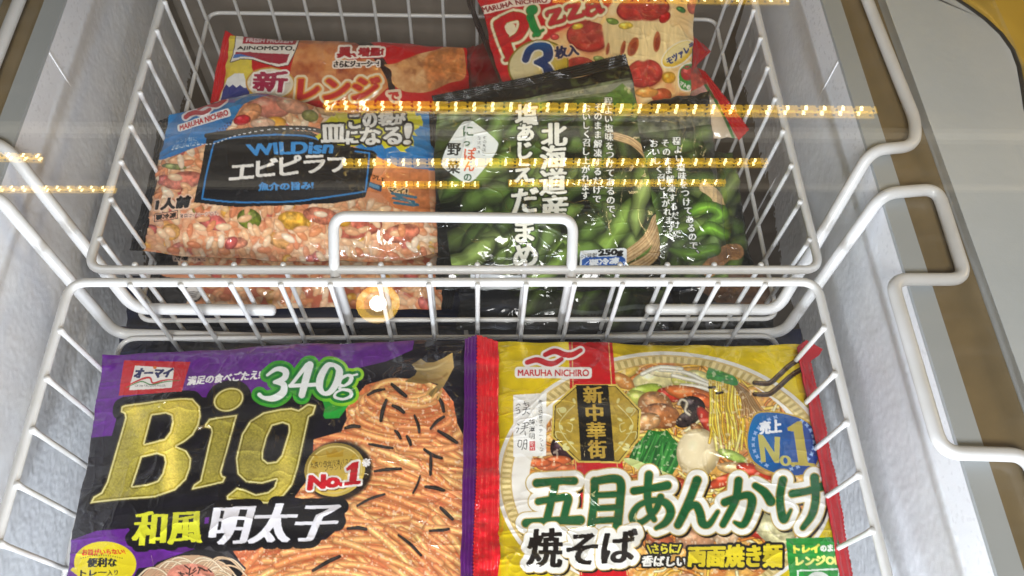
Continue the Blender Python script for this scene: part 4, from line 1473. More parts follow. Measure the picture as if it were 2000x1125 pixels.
    # title
    T = A.strokes([([(344, 704), (430, 696), (512, 694)], [38, 32, 36]), ([(428, 704), (408, 790), (388, 874)], [34, 32, 34]), ([(350, 788), (420, 776), (482, 770), (476, 820), (462, 874)], [30, 30, 36, 34, 34]), ([(296, 886), (420, 876), (540, 872)], [40, 34, 42]),
                   ([(606, 694), (602, 790), (590, 890)], [36, 34, 36]), ([(604, 696), (716, 688), (720, 790), (706, 902)], [34, 38, 36, 40]), ([(606, 760), (708, 754)], [26, 28]), ([(600, 820), (706, 814)], [26, 28]), ([(596, 876), (706, 870)], [28, 28]),
                   ([(784, 738), (850, 728), (936, 712)], [34, 32, 38]), ([(852, 664), (846, 760), (858, 830), (876, 868)], [36, 34, 30, 24]), ([(906, 764), (884, 822), (832, 872), (792, 884), (776, 852), (806, 804), (872, 780), (930, 792), (952, 834), (928, 880), (884, 908)], [30, 28, 26, 32, 32, 26, 28, 34, 38, 32, 18]),
                   ([(1070, 690), (1044, 760), (1012, 836), (984, 892)], [40, 36, 38, 34]), ([(990, 884), (1030, 818), (1064, 802), (1084, 836), (1096, 884), (1126, 888), (1164, 832)], [22, 26, 34, 36, 36, 28, 18]),
                   ([(1196, 790), (1262, 764), (1304, 758), (1320, 784), (1306, 842), (1278, 892), (1240, 880)], [36, 30, 34, 38, 34, 30, 14]), ([(1258, 692), (1244, 780), (1188, 890)], [36, 34, 30]), ([(1334, 714), (1376, 744), (1404, 786)], [28, 36, 42]),
                   ([(1458, 690), (1444, 770), (1456, 856), (1470, 868), (1494, 826)], [36, 34, 36, 26, 14]), ([(1500, 752), (1568, 740), (1644, 716)], [34, 32, 40]), ([(1600, 680), (1606, 770), (1590, 846), (1548, 906)], [40, 36, 34, 24])], grow=60)
    D = Shape(np.roll(np.roll(T.sd, int(A.L(10)), 1), int(A.L(10)), 0), T.ox, T.oy)
    A.ink(D, (34, 26, 18), grow=34, metal=0.0)
    A.ink(T, (206, 176, 100), grow=34, metal=0.1)
    A.ink(T, (244, 243, 238), grow=29, metal=0.0)
    A.ink(T, (206, 176, 100), grow=4.5, metal=0.1)
    A.ink(T, (18, 92, 48), metal=0.0)
    for ch, q in zip('焼そば', ([(312, 916), (462, 910), (452, 1086), (300, 1080)], [(488, 938), (622, 934), (606, 1070), (478, 1076)], [(648, 926), (798, 912), (782, 1062), (638, 1068)])):
        A.label(ch, q, (26, 20, 18), (7, 4), [(30, (206, 176, 100)), (26, (244, 243, 238))], shadow=(9, 9, (34, 26, 18)))
    for ch, q in zip('焼そば', ([(312, 916), (462, 910), (452, 1086), (300, 1080)], [(488, 938), (622, 934), (606, 1070), (478, 1076)], [(648, 926), (798, 912), (782, 1062), (638, 1068)])):
        A.label(ch, q, (26, 20, 18), (7, 4))
    A.label('\\さらに/', [(842, 982), (998, 978), (992, 1020), (852, 1024)], (228, 214, 60), (2.6, 2.2), [(9, (26, 22, 16))])
    A.label('香ばしい', [(824, 1034), (1022, 1038), (1018, 1082), (818, 1082)], (244, 242, 236), (2.8, 2.2), [(9, (26, 22, 16))])
    A.label('両面焼き麺', [(1036, 990), (1452, 980), (1452, 1084), (1028, 1080)], (228, 206, 40), (6, 4), [(12, (26, 22, 16))])
    # green tray box
    A.ink(A.poly([(1472, 954), (1722, 949), (1760, 1330), (1510, 1330)]), (34, 142, 52), metal=0.0)
    A.label('トレイ', [(1508, 986), (1622, 982), (1622, 1018), (1510, 1020)], (238, 232, 90), (3.4, 2.6))
    A.label('のまま', [(1628, 986), (1712, 982), (1712, 1012), (1630, 1014)], (238, 240, 230), (2.4, 2))
    A.label('レンジOK', [(1518, 1038), (1722, 1032), (1724, 1072), (1520, 1076)], (238, 236, 130), (3.4, 2.6))
    A.ink(A.poly([(1522, 1098), (1708, 1090), (1712, 1096), (1716, 1300), (1712, 1300), (1706, 1098), (1530, 1104), (1540, 1300), (1534, 1300)]), (230, 238, 226))
    A.ink(A.poly([(1716, 1090), (1738, 1089), (1744, 1200), (1722, 1200)]), (60, 160, 74))
    A.ink(A.ellipse((1618, 1170), 62, 66), (222, 226, 220))
    A.ink(A.ellipse((1618, 1176), 52, 52), (150, 148, 138), noise=0.5)
    return A


sh = art_noodle()
noodle = bag('noodle_pack', 'gold foil frozen fried noodle pack with green title and red ends', 'frozen food', 'frozen food bags in the baskets',
             [(966, 668), (1562, 676), (1690, 1350), (960, 1350)], (-0.055, -0.054, -0.051, -0.051), 0.0150, sh, 57, amp=0.8, sharp=0.8, mat=MAT_FOIL, back_col=(150, 120, 30))
seal(noodle, [(974, 666), (974, 900), (976, 1125), (974, 1350)], [(931, 652), (930, 900), (922, 1125), (918, 1350)], -0.0485, (-0.0445, -0.0445, -0.0445, -0.0445), (206, 20, 34), ridges=4, ridge=0.0006, wave=0.0022)
seal(noodle, [(1556, 678), (1600, 900), (1640, 1125), (1682, 1350)], [(1580, 678), (1628, 900), (1668, 1125), (1716, 1350)], -0.0475, -0.0535, (196, 18, 32), ridges=2, teeth=0.0026, seed=5)
mb = MB()                                            # folded red corner of the right end
mb.add([at(1558, 676, -0.0495), at(1575, 664, -0.049), at(1607, 682, -0.052), at(1600, 694, -0.056), at(1566, 716, -0.0505)], [(0, 4, 3, 2, 1)])
mb.build('seal_corner', material('red_film', lin4(190, 18, 32), 0.3, coat=0.6, noise=(60, lin4(170, 14, 26), 0.3), bump=(160, 0.4, 0.002)), noodle)

# ------------------------------------------------------------------ pilaf bags
def rice(A, region, n, box, r, clip_soft=2, big=1.0):
    A.clip = A.mask_of(region, 0, clip_soft)
    x0, y0, x1, y1 = box
    pal = [(244, 204, 164), (236, 174, 128), (228, 148, 100), (246, 218, 188), (224, 138, 96), (240, 188, 142)]
    for i in range(n):
        c = (x0 + (x1 - x0) * r.random(), y0 + (y1 - y0) * r.random())
        k = r.random()
        if k < 0.012:
            A.lump(c, 34 * big, 28 * big, 180 * r.random(), (240, 176, 56), edge=0.35, shine=0.3, noise=0.15)
        elif k < 0.028:
            A.lump(c, 36 * big, 26 * big, 180 * r.random(), (206, 92, 84), edge=0.35, shine=0.25, noise=0.25)
        elif k < 0.031:
            A.lump(c, 26 * big, 22 * big, 0, (128, 150, 52), edge=0.4, shine=0.3)
        else:
            A.lump(c, (29 + 11 * r.random()) * big, (14 + 5 * r.random()) * big, 180 * r.random(), pal[int(6 * r.random())], edge=0.19, shine=0.16)
    A.clip = None


def art_pilaf():
    A = Sheet(230, 110, 930, 580, (224, 148, 104))
    A.frame(260, 160, 2.445)
    r = np.random.default_rng(4)
    low = A.poly([(-60, 560), (1700, 560), (1700, 1000), (-60, 1000)])
    side = A.poly([(-60, 380), (380, 280), (380, 640), (-60, 820)])
    rice(A, low, 900, (-40, 540, 1560, 880), r, 30)
    rice(A, side, 150, (60, 300, 380, 640), r, 12, 1.1)
    A.ink(A.poly([(80, 560), (420, 560), (420, 700), (0, 800)]), (226, 156, 124), alpha=0.45, soft=30)
    for c, rx, ry, a, col in [((555, 655), 60, 48, 20, (122, 134, 46)), ((555, 640), 34, 20, 0, (160, 168, 80)), ((770, 665), 80, 46, 10, (232, 172, 62)), ((370, 660), 84, 40, 25, (206, 104, 96)), ((180, 715), 44, 40, 0, (232, 168, 84)), ((1060, 690), 130, 56, -6, (208, 108, 84)), ((700, 760), 64, 34, 20, (228, 164, 92)),
                              ((240, 470), 96, 42, -10, (218, 122, 102)), ((195, 405), 60, 14, 5, (134, 140, 84)), ((900, 640), 90, 40, 10, (216, 128, 98)), ((1280, 720), 90, 44, -10, (212, 124, 96)), ((480, 770), 70, 30, 0, (222, 140, 108))]:
        A.lump(c, rx, ry, a, col, edge=0.3, shine=0.14, noise=0.45)
    rice(A, low, 110, (-40, 590, 1560, 880), r, 4)
    rice(A, side, 14, (60, 330, 380, 600), r, 4)
    # blue
    BL = (30, 118, 186)
    blue = A.poly([(-80, -160), (1700, -160), (1700, 430), (1410, 425), (1260, 400), (1140, 345), (900, 240), (480, 240), (350, 292), (330, 302), (160, 366), (-80, 420)])
    A.ink(blue, BL, noise=0.1)
    A.tint(A.mask_of(blue) * np.clip((fbm(A.h, A.w, 90, 2, 6) - 0.5) * 4, 0, 1), (70, 150, 206), 0.5)
    mesh = A.poly([(352, 262), (480, 175), (486, 236), (420, 240)])
    A.ink(mesh, lambda X, Y, sd: np.where(((((X - 0.4 * Y) / 3.2) % 2 < 1.1) & ((Y / 2.6) % 2 < 1.1))[..., None], np.array([20, 40, 90.]), np.array([60, 120, 190.])))
    heap = A.poly([(478, 240), (472, 200), (500, 150), (530, 112), (600, 78), (690, 62), (770, 68), (850, 88), (960, 110), (1010, 170), (900, 240)], smooth=True)
    A.ink(heap, (226, 164, 124), noise=0.3)
    rice(A, heap, 150, (480, 60, 1000, 240), r, 4, 1.1)
    A.clip = A.mask_of(heap, 0, 3)
    for c, rx, ry, a, col in [((650, 120), 105, 56, 8, (230, 142, 120)), ((560, 150), 60, 40, -25, (236, 160, 110)), ((760, 110), 80, 44, 20, (236, 170, 140)), ((520, 182), 42, 24, -10, (206, 40, 52)), ((680, 198), 54, 30, 0, (240, 170, 60)), ((845, 165), 40, 28, 10, (150, 150, 80)), ((930, 130), 60, 36, 10, (226, 176, 110)), ((620, 200), 60, 26, 0, (236, 190, 160))]:
        A.lump(c, rx, ry, a, col, edge=0.33, shine=0.22, noise=0.25)
    A.clip = None
    A.ink(A.stroke([(350, 256), (480, 236), (620, 226), (840, 226), (960, 258)], 22), (20, 22, 30))
    # orange splash with fork
    A.ink(A.poly([(1090, 470), (1120, 450), (1130, 432), (1180, 450), (1230, 400), (1300, 412), (1410, 420), (1420, 640), (1250, 600), (1180, 530), (1120, 520), (1106, 500)]), (214, 128, 76), noise=0.15)
    A.ink(A.poly([(1112, 470), (1190, 492), (1184, 522), (1118, 500)]), (40, 70, 96))
    A.ink(A.poly([(1122, 478), (1178, 494), (1174, 510), (1128, 496)]), (70, 130, 170))
    A.label('チンして', [(1128, 436), (1200, 456), (1196, 474), (1124, 456)], (30, 26, 24), (2, 1.4))
    A.label('マイ!', [(1222, 502), (1310, 510), (1306, 540), (1218, 528)], (30, 26, 24), (3, 2), [(5, (230, 190, 150))])
    for q in ([(1236, 530), (1350, 552)], [(1240, 552), (1340, 572)], [(1246, 574), (1350, 590)], [(1256, 540), (1360, 590)]):
        A.ink(A.stroke(q, 12, smooth=False), (66, 116, 140))
    # black label
    lab = A.poly([(352, 262), (420, 238), (560, 230), (700, 232), (850, 240), (960, 292), (1150, 332), (1165, 346), (1140, 440), (1108, 548), (960, 580), (700, 592), (500, 598), (288, 574), (322, 430)])
    A.ink(lab, (19, 20, 27))
    E1 = [([(386, 286), (480, 264), (640, 256), (830, 262), (940, 300)], 8), ([(386, 286), (350, 430), (328, 556)], 8), ([(328, 556), (520, 574), (800, 567), (1108, 520)], 8), ([(1128, 340), (1118, 440), (1108, 520)], 8), ([(1060, 330), (1128, 340)], 8)]
    A.ink(A.strokes(E1), (48, 128, 196))
    dash = spline([(185, 322), (300, 300), (390, 292), (480, 258), (600, 236), (760, 226), (880, 230)], 14)
    for i in range(0, len(dash) - 2, 3):
        A.ink(A.stroke([dash[i], dash[i + 1]], 4.5, smooth=False), (236, 238, 242))
    A.label('WILDish', [(543, 300), (960, 284), (948, 340), (556, 350)], (64, 146, 214), (5.5, 3))
    for ch, q in zip('エビピラフ', ([(468, 398), (578, 392), (572, 456), (458, 466)], [(590, 372), (690, 366), (688, 444), (586, 452)], [(702, 358), (800, 352), (802, 438), (700, 446)], [(816, 354), (914, 350), (916, 430), (822, 438)], [(932, 366), (1010, 360), (1016, 424), (944, 430)])):
        A.label(ch, q, (240, 236, 230), (3.4, 2.8))
    A.label('魚介の旨み!', [(600, 482), (860, 476), (860, 512), (600, 518)], (62, 146, 214), (2.4, 1.8))
    # maker
    wv = A.strokes([([(312, 124), (348, 106), (396, 110), (438, 86)], [20, 22, 22, 16]), ([(250, 168), (290, 146), (336, 148), (366, 130)], [20, 22, 22, 16])], grow=16)
    A.ink(wv, (240, 232, 234), grow=9)
    A.ink(wv, (196, 36, 52))
    A.ink(A.poly([(220, 212), (452, 138), (458, 156), (222, 228)], grow=12), (240, 236, 236), grow=9)
    A.label('MARUHA NICHIRO', [(222, 208), (450, 134), (456, 158), (224, 232)], (196, 36, 52), (1.6, 1.6))
    A.label('レンジ前に', [(206, 272), (304, 262), (304, 282), (206, 292)], (176, 206, 230), (1, 1))
    A.label('点線に沿って切る。', [(188, 302), (322, 282), (322, 302), (188, 322)], (176, 206, 230), (1, 1))
    # yellow splash
    r2 = np.random.default_rng(12)
    ring = [(900, 190), (960, 160), (1010, 128), (1130, 120), (1250, 108), (1340, 118), (1352, 150), (1372, 180), (1358, 240), (1340, 300), (1300, 330), (1180, 312), (1050, 308), (940, 300), (886, 270)]
    jag = []
    for i, p in enumerate(ring):
        q = ring[(i + 1) % len(ring)]
        for t in (0, .25, .5, .75):
            jag.append((p[0] + (q[0] - p[0]) * t + 12 * r2.standard_normal(), p[1] + (q[1] - p[1]) * t + 9 * r2.standard_normal()))
    A.ink(A.poly(jag), (214, 208, 36))
    for q, s in (([(1034, 160), (1160, 150), (1164, 214), (1034, 224)], 'この'), ([(1172, 148), (1236, 142), (1242, 206), (1176, 212)], '袋'), ([(1244, 156), (1296, 150), (1300, 200), (1248, 204)], 'が'),
                 ([(896, 208), (1014, 204), (1010, 284), (902, 288)], '皿'), ([(1020, 236), (1076, 230), (1078, 292), (1020, 296)], 'に'), ([(1086, 222), (1276, 212), (1282, 296), (1090, 302)], 'なる'), ([(1300, 200), (1330, 198), (1322, 296), (1294, 298)], '!')):
        A.label(s, q, (236, 234, 230), (4.6, 3.6), [(10, (24, 22, 20))])
    for q, s in (([(1034, 160), (1160, 150), (1164, 214), (1034, 224)], 'この'), ([(1172, 148), (1236, 142), (1242, 206), (1176, 212)], '袋'), ([(896, 208), (1014, 204), (1010, 284), (902, 288)], '皿'), ([(1086, 222), (1276, 212), (1282, 296), (1090, 302)], 'なる')):
        A.label(s, q, (236, 234, 230), (4.6, 3.6))
    A.label('1人前', [(116, 562), (276, 542), (264, 594), (108, 612)], (22, 20, 22), (5, 4), [(6, (236, 196, 170))])
    A.ink(A.poly([(104, 630), (214, 610), (211, 652), (100, 670)]), (60, 50, 48))
    A.ink(A.poly([(107, 633), (211, 614), (208, 649), (104, 667)]), (226, 168, 138))
    A.label('要冷凍', [(112, 638), (206, 620), (203, 646), (109, 662)], (30, 26, 26), (1.8, 1.6))
    A.label('写真はイメージです。', [(222, 630), (408, 614), (406, 634), (222, 648)], (56, 44, 44), (1, 1), [(3, (236, 196, 176))])
    return A


pil = art_pilaf()
pilaf = bag('pilaf_pack', 'blue topped shrimp pilaf bag with black title panel, uppermost of its stack', 'frozen food', 'frozen food bags in the baskets',
            [(331, 222), (842, 218), (872, 490), (276, 490)], (-0.048, -0.046, -0.062, -0.062), 0.018, pil, 71, amp=1.0, sharp=0.9, step=1.2, back_col=(24, 22, 30),
            top=[(0, -0.002), (0.12, 0.006), (0.31, 0.019), (0.45, 0.014), (0.62, 0.002), (0.8, 0.0), (1, 0.0)], bottom=[(0, 0), (0.3, 0.006), (0.55, 0.010), (0.85, 0.007), (1, 0.0)])
seal(pilaf, [(335, 222), (310, 345), (279, 489)], [(306, 238), (292, 350), (250, 488)], (-0.046, -0.053, -0.060), (-0.056, -0.062, -0.062), (16, 17, 24), ridges=4, seed=11, wave=0.0016)
seal(pilaf, [(838, 218), (842, 330), (868, 490)], [(862, 214), (866, 330), (900, 470)], (-0.044, -0.050, -0.060), (-0.046, -0.052, -0.064), (17, 17, 24), ridges=5, seed=12, wave=0.0018)


def art_pilaf_low():
    A = Sheet(230, 420, 930, 680, (186, 100, 74))
    A.frame(260, 160, 2.445)
    r = np.random.default_rng(14)
    rice(A, A.poly([(-60, 640), (1700, 640), (1700, 1400), (-60, 1400)]), 620, (0, 700, 1560, 1120), r, 20)
    A.ink(A.poly([(-80, 700), (150, 760), (210, 850), (230, 940), (330, 960), (270, 1010), (200, 1200), (-100, 1200)]), (22, 20, 26))
    A.ink(A.poly([(90, 905), (300, 900), (420, 950), (300, 940), (160, 930)]), (226, 150, 110))
    A.ink(A.poly([(185, 818), (268, 822), (262, 856), (190, 856)]), (200, 170, 150), alpha=0.8)
    A.label('冷凍', [(200, 824), (262, 826), (260, 852), (198, 852)], (40, 34, 36), (1.6, 1.4))
    A.label('写真は', [(280, 836), (345, 838), (345, 856), (280, 854)], (40, 34, 36), (1, 1), [(3, (226, 176, 150))])
    A.ink(A.ellipse((284, 1006), 44, 44), (34, 30, 36))
    A.ink(A.ellipse((284, 1004), 38, 38), (236, 232, 230))
    for k in range(4):
        A.ink(A.stroke([(258 + 4 * k, 1000 + 8 * k), (310 - 4 * k, 1000 + 8 * k)], 3.2, smooth=False), (70, 66, 72))
    return A


pil2 = art_pilaf_low()
pilaf2 = bag('pilaf_pack', 'lower shrimp pilaf bag squeezed beneath the blue topped one, seen behind the wires', 'frozen food', 'frozen food bags in the baskets',
             [(298, 452), (878, 455), (862, 604), (314, 602)], (-0.082, -0.080, -0.088, -0.089), 0.012, pil2, 81, amp=0.9, step=1.4, back_col=(24, 22, 30), under=0.02)
seal(pilaf2, [(312, 470), (312, 540), (318, 600)], [(286, 478), (286, 540), (290, 604)], (-0.082, -0.085, -0.089), (-0.090, -0.094, -0.097), (18, 18, 26), ridges=3, seed=13)
seal(pilaf2, [(872, 470), (866, 540), (858, 602)], [(900, 480), (896, 540), (884, 604)], (-0.080, -0.084, -0.088), (-0.088, -0.092, -0.095), (14, 14, 22), ridges=3, seed=14)


# ------------------------------------------------------------------ edamame bags
def pods(A, n, box, r, lo=70, hi=104, dark=1.0):
    x0, y0, x1, y1 = box
    pal = [(126, 156, 70), (110, 142, 62), (150, 174, 92), (92, 122, 52), (122, 150, 78), (138, 170, 76)]
    for i in range(n):
        y, x = y0 + (y1 - y0) * r.random(), x0 + (x1 - x0) * r.random()
        a = math.radians(-75 + 70 * r.random()) + (math.pi / 2 if r.random() < 0.25 else 0)
        L, w = 85 + 50 * r.random(), lo + (hi - lo) * r.random()
        bend = 24 * r.standard_normal()
        d, e = np.array([math.cos(a), math.sin(a)]), np.array([-math.sin(a), math.cos(a)])
        pts = [np.array([x, y]) + d * L * t + e * bend * (1 - t * t) for t in (-1.15, -0.85, -0.5, -0.1, 0.3, 0.7, 1.0, 1.2)]
        tp = [0.10, 0.55, 0.95, 0.80, 1.0, 0.82, 0.45, 0.08]
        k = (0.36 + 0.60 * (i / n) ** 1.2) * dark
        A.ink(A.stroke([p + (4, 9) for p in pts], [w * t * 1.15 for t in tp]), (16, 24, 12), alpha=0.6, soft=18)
        A.rod(pts, w, tuple(c * k for c in pal[i % 6]), edge=0.5, shine=0.26, taper=tp)
        for b in (-0.5, 0.3, 0.7):
            c = np.array([x, y]) + d * L * b + e * bend * (1 - b * b)
            A.ink(A.ellipse(tuple(c - (3, 5)), w * 0.30, w * 0.24, math.degrees(a)), tuple(min(255, v * k * 1.22) for v in pal[i % 6]), alpha=0.5, soft=10)


def slender(A, s, top, bottom, size, col=(240, 240, 232)):
    sh = A.column(s, top, bottom, size, (1.3, 1.0), 6)
    A.ink(sh, (20, 26, 16), grow=3.5, alpha=0.6)
    A.ink(sh, col)


def art_edamame():
    A = Sheet(790, 70, 1330, 640, (14, 18, 14))
    A.frame(820, 120, 2.123)
    r = np.random.default_rng(33)
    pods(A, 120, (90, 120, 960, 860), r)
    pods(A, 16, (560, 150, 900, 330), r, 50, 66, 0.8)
    # basket of woven bamboo at right, lower right
    for pts, w in (([(790, 306), (880, 334), (946, 400), (984, 490)], 30), ([(985, 660), (945, 740), (870, 800), (770, 850)], 52), ([(995, 740), (960, 810), (880, 860)], 44)):
        A.ink(A.stroke(pts, w), (206, 172, 124), noise=0.25)
        for k in range(-4, 5):
            A.ink(A.stroke([(p[0] + k * 3 + 2 * r.standard_normal(), p[1] + k * 5 + 2 * r.standard_normal()) for p in pts], 1.6 + 2 * r.random()), [(150, 104, 62), (236, 208, 160)][k % 2], alpha=0.7)
    A.ink(A.poly([(-80, 150), (40, 150), (60, 480), (110, 700), (140, 900), (-80, 900)]), (12, 14, 12))
    # frosted clear top band, black header
    band = A.poly([(80, 210), (440, 150), (870, 66), (905, 150), (720, 150), (560, 166), (420, 172), (330, 200), (120, 262), (80, 270)])
    A.ink(band, (136, 142, 122), alpha=0.55, noise=0.4)
    A.ink(A.poly([(440, 165), (880, 76), (890, 110), (700, 140), (440, 180)]), (186, 186, 176), alpha=0.55)
    A.label('おいしい、にっぽんそだち。', [(500, 148), (706, 118), (708, 132), (502, 162)], (60, 64, 54), (0.8, 0.8))
    A.ink(A.poly([(760, 150), (840, 90), (880, 130), (905, 180), (880, 200), (800, 190)]), (96, 136, 52), alpha=0.8, noise=0.3)
    head = A.poly([(-60, 170), (65, 143), (440, 96), (870, -10), (878, 62), (660, 110), (440, 156), (250, 182), (90, 216), (-60, 250)])
    A.ink(head, (15, 15, 15))
    pods_clip = A.mask_of(A.poly([(420, 110), (860, 10), (870, 60), (440, 150)]))
    A.tint(pods_clip * np.clip((fbm(A.h, A.w, (30, 16), 3, 8) - 0.52) * 5, 0, 1), (130, 150, 70), 0.5)
    # badge
    bd = A.poly([(170, 262), (200, 248), (232, 258), (316, 326), (322, 356), (300, 400), (230, 486), (190, 502), (150, 482), (96, 440), (92, 410), (120, 340)], smooth=True)
    A.ink(bd, (228, 230, 226), alpha=0.95)
    for ch, c, z, col in (('に', (200, 290), 52, (40, 90, 50)), ('っ', (194, 342), 34, (40, 90, 50)), ('ぽ', (208, 384), 52, (206, 90, 50)), ('ん', (204, 436), 48, (206, 90, 50)), ('の', (198, 482), 36, (40, 90, 50))):
        A.ink(A.column(ch, c, c, z, (1.5, 1.3)), col)
    A.ink(A.column('野菜', (142, 366), (138, 440), 56, (2, 1.4)), (34, 36, 34))
    A.ink(A.column('旬の美味し', (270, 316), (266, 384), 16), (60, 66, 60))
    A.ink(A.column('急速冷凍', (246, 318), (242, 376), 15), (60, 66, 60))
    # brush title
    for ch, c, z in (('塩', (442, 222), 92), ('あ', (438, 296), 76), ('じ', (436, 368), 78), ('え', (432, 460), 92), ('だ', (436, 578), 118), ('ま', (434, 704), 104), ('め', (438, 804), 112)):
        sh = A.column(ch, c, c, z, (4.6, 2.6), 12, lean=-0.06)
        A.ink(sh, (22, 28, 18), grow=6, alpha=0.7)
        A.ink(sh, (236, 234, 220))
    for ch, c, z in (('北', (556, 306), 104), ('海', (552, 402), 108), ('道', (552, 500), 112), ('産', (556, 612), 116)):
        sh = A.column(ch, c, c, z, (4.8, 2.2), 12, lean=-0.06)
        A.ink(sh, (22, 28, 18), grow=6, alpha=0.7)
        A.ink(sh, (236, 234, 220))
    slender(A, '程よい塩味をつけてあるので、', (780, 166), (792, 652), 36)
    slender(A, 'そのまま解凍するだけで', (738, 192), (734, 572), 35)
    slender(A, 'おいしく召し上がれます', (690, 196), (686, 556), 35)
    # weight label
    A.ink(A.poly([(664, 786), (848, 774), (858, 780), (858, 850), (664, 852)]), (232, 236, 238))
    A.ink(A.poly([(672, 822), (690, 812), (836, 806), (852, 818), (852, 860), (672, 860)]), (40, 92, 170))
    A.label('内容量', [(670, 800), (734, 792), (734, 812), (670, 818)], (30, 30, 30), (1, 1))
    A.label('250g', [(742, 784), (842, 778), (840, 806), (740, 812)], (24, 24, 24), (3.4, 2.6))
    A.label('要冷凍', [(704, 822), (826, 812), (826, 838), (704, 846)], (236, 240, 244), (2, 1.8))
    A.ink(A.poly([(210, 878), (420, 890), (420, 940), (210, 960)]), (206, 210, 214))
    return A


ed = art_edamame()
eda = bag('edamame_pack', 'leaning edamame bag with white brush lettering and black header, in front of pizza', 'frozen food', 'frozen food bags in the baskets',
          [(850, 205), (1228, 128), (1296, 566), (852, 566)], (-0.012, -0.008, -0.066, -0.064), 0.012, ed, 91, amp=1.0, sharp=0.9, step=1.2, back_col=(16, 18, 16), right=[(0, 0), (0.4, 0.003), (0.7, 0.002), (1, 0)])
seal(eda, [(850, 206), (1030, 170), (1228, 130)], [(842, 186), (1026, 150), (1222, 104)], (-0.012, -0.010, -0.008), (-0.006, -0.003, -0.001), (18, 18, 18), ridges=5, ridge=0.0005, seed=21, wave=0.0012, name='header_seal')


def art_edamame_side():
    A = Sheet(1220, 150, 1520, 660, (16, 20, 16))
    A.frame(820, 120, 2.123)
    r = np.random.default_rng(51)
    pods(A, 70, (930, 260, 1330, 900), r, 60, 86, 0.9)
    A.ink(A.poly([(900, 150), (1300, 120), (1300, 250), (1200, 262), (1080, 280), (900, 300)]), (140, 138, 122), alpha=0.6, noise=0.5)
    A.ink(A.poly([(900, 130), (1300, 60), (1300, 190), (1100, 196), (900, 230)]), (18, 18, 18))
    A.ink(A.stroke([(1180, 520), (1228, 560), (1246, 640)], 44), (206, 176, 130), noise=0.2)
    A.ink(A.stroke([(1310, 790), (1260, 800), (1200, 860)], 66), (190, 140, 92), noise=0.3)
    for k in range(-3, 4):
        A.ink(A.stroke([(1320 + k * 3, 780 + k * 8), (1260, 796 + k * 8), (1200, 850 + k * 8)], 2.4), (120, 76, 50), alpha=0.8)
    for pts, w in (([(1110, 640), (1160, 610), (1220, 606), (1250, 640), (1190, 670)], 60), ([(1150, 720), (1200, 690), (1262, 720)], 62), ([(1040, 780), (1120, 800), (1220, 780)], 70)):
        A.rod(pts, w, (120, 170, 54), edge=0.55, shine=0.4, taper=[.3, .9, .8, 1, .4][:len(pts)])
    slender(A, '程よい塩味をつけてあるので、', (1064, 330), (1142, 800), 35)
    slender(A, 'そのまま解凍するだけで', (1018, 338), (1066, 715), 34)
    slender(A, 'おいしく召し上がれます。', (972, 340), (1046, 730), 34)
    A.ink(A.poly([(1130, 905), (1240, 900), (1244, 940), (1130, 945)]), (226, 228, 228))
    A.label('250g', [(1170, 902), (1236, 900), (1236, 920), (1170, 924)], (24, 24, 24), (2, 2))
    A.ink(A.poly([(1270, 1030), (1320, 1020), (1322, 1060), (1272, 1064)]), (30, 30, 34))
    return A


ed2 = art_edamame_side()
eda2 = bag('edamame_pack', 'edamame bag standing behind and right of the brush lettered one, three text columns showing', 'frozen food', 'frozen food bags in the baskets',
           [(1228, 208), (1384, 178), (1424, 545), (1262, 545)], (-0.020, -0.018, -0.074, -0.076), 0.012, ed2, 95, amp=1.0, sharp=0.9, step=1.25, back_col=(16, 18, 16))
eda3 = bag('edamame_pack', 'dim edamame bag against the right wires, mostly hidden by its neighbours', 'frozen food', 'frozen food bags in the baskets',
           [(1330, 285), (1432, 300), (1476, 560), (1370, 560)], (-0.085, -0.085, -0.098, -0.098), 0.010, ed2, 99, amp=1.2, step=1.6, back_col=(16, 18, 16))


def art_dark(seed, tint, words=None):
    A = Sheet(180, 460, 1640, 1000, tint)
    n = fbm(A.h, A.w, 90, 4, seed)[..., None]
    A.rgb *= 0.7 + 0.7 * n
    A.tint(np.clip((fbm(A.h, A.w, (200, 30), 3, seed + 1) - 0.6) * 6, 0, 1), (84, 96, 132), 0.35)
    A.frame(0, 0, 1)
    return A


def art_edamame_low():
    A = art_dark(5, (26, 28, 32))
    r = np.random.default_rng(61)
    A.frame(820, 120, 2.123)
    pods(A, 34, (480, 880, 1000, 1010), r, 46, 64, 0.6)
    A.frame(0, 0, 1)
    A.ink(A.poly([(905, 535), (995, 530), (1010, 556), (950, 566), (900, 560)]), (190, 196, 200), noise=0.2)
    A.label('要冷凍', [(912, 540), (950, 538), (950, 552), (912, 553)], (70, 74, 80), (0.5, 0.5))
    A.ink(A.stroke([(1040, 618), (1090, 606), (1160, 612), (1240, 600), (1300, 606)], 9), (120, 124, 128), alpha=0.55)
    A.label('国産えだまめ', [(1110, 616), (1190, 612), (1190, 626), (1110, 630)], (20, 20, 22), (1, 1))
    return A


def art_edamame_corner():
    A = art_dark(9, (20, 20, 22))
    A.ink(A.poly([(1330, 540), (1500, 520), (1520, 600), (1400, 590)]), (150, 108, 80), alpha=0.7, noise=0.3)
    A.ink(A.stroke([(1360, 600), (1420, 596), (1490, 606)], 12), (130, 130, 134), alpha=0.6)
    A.ink(A.poly([(1376, 612), (1446, 606), (1452, 640), (1380, 646)]), (86, 86, 90))
    A.label('250g', [(1386, 616), (1442, 610), (1446, 632), (1390, 638)], (18, 18, 20), (1.5, 1.5))
    return A


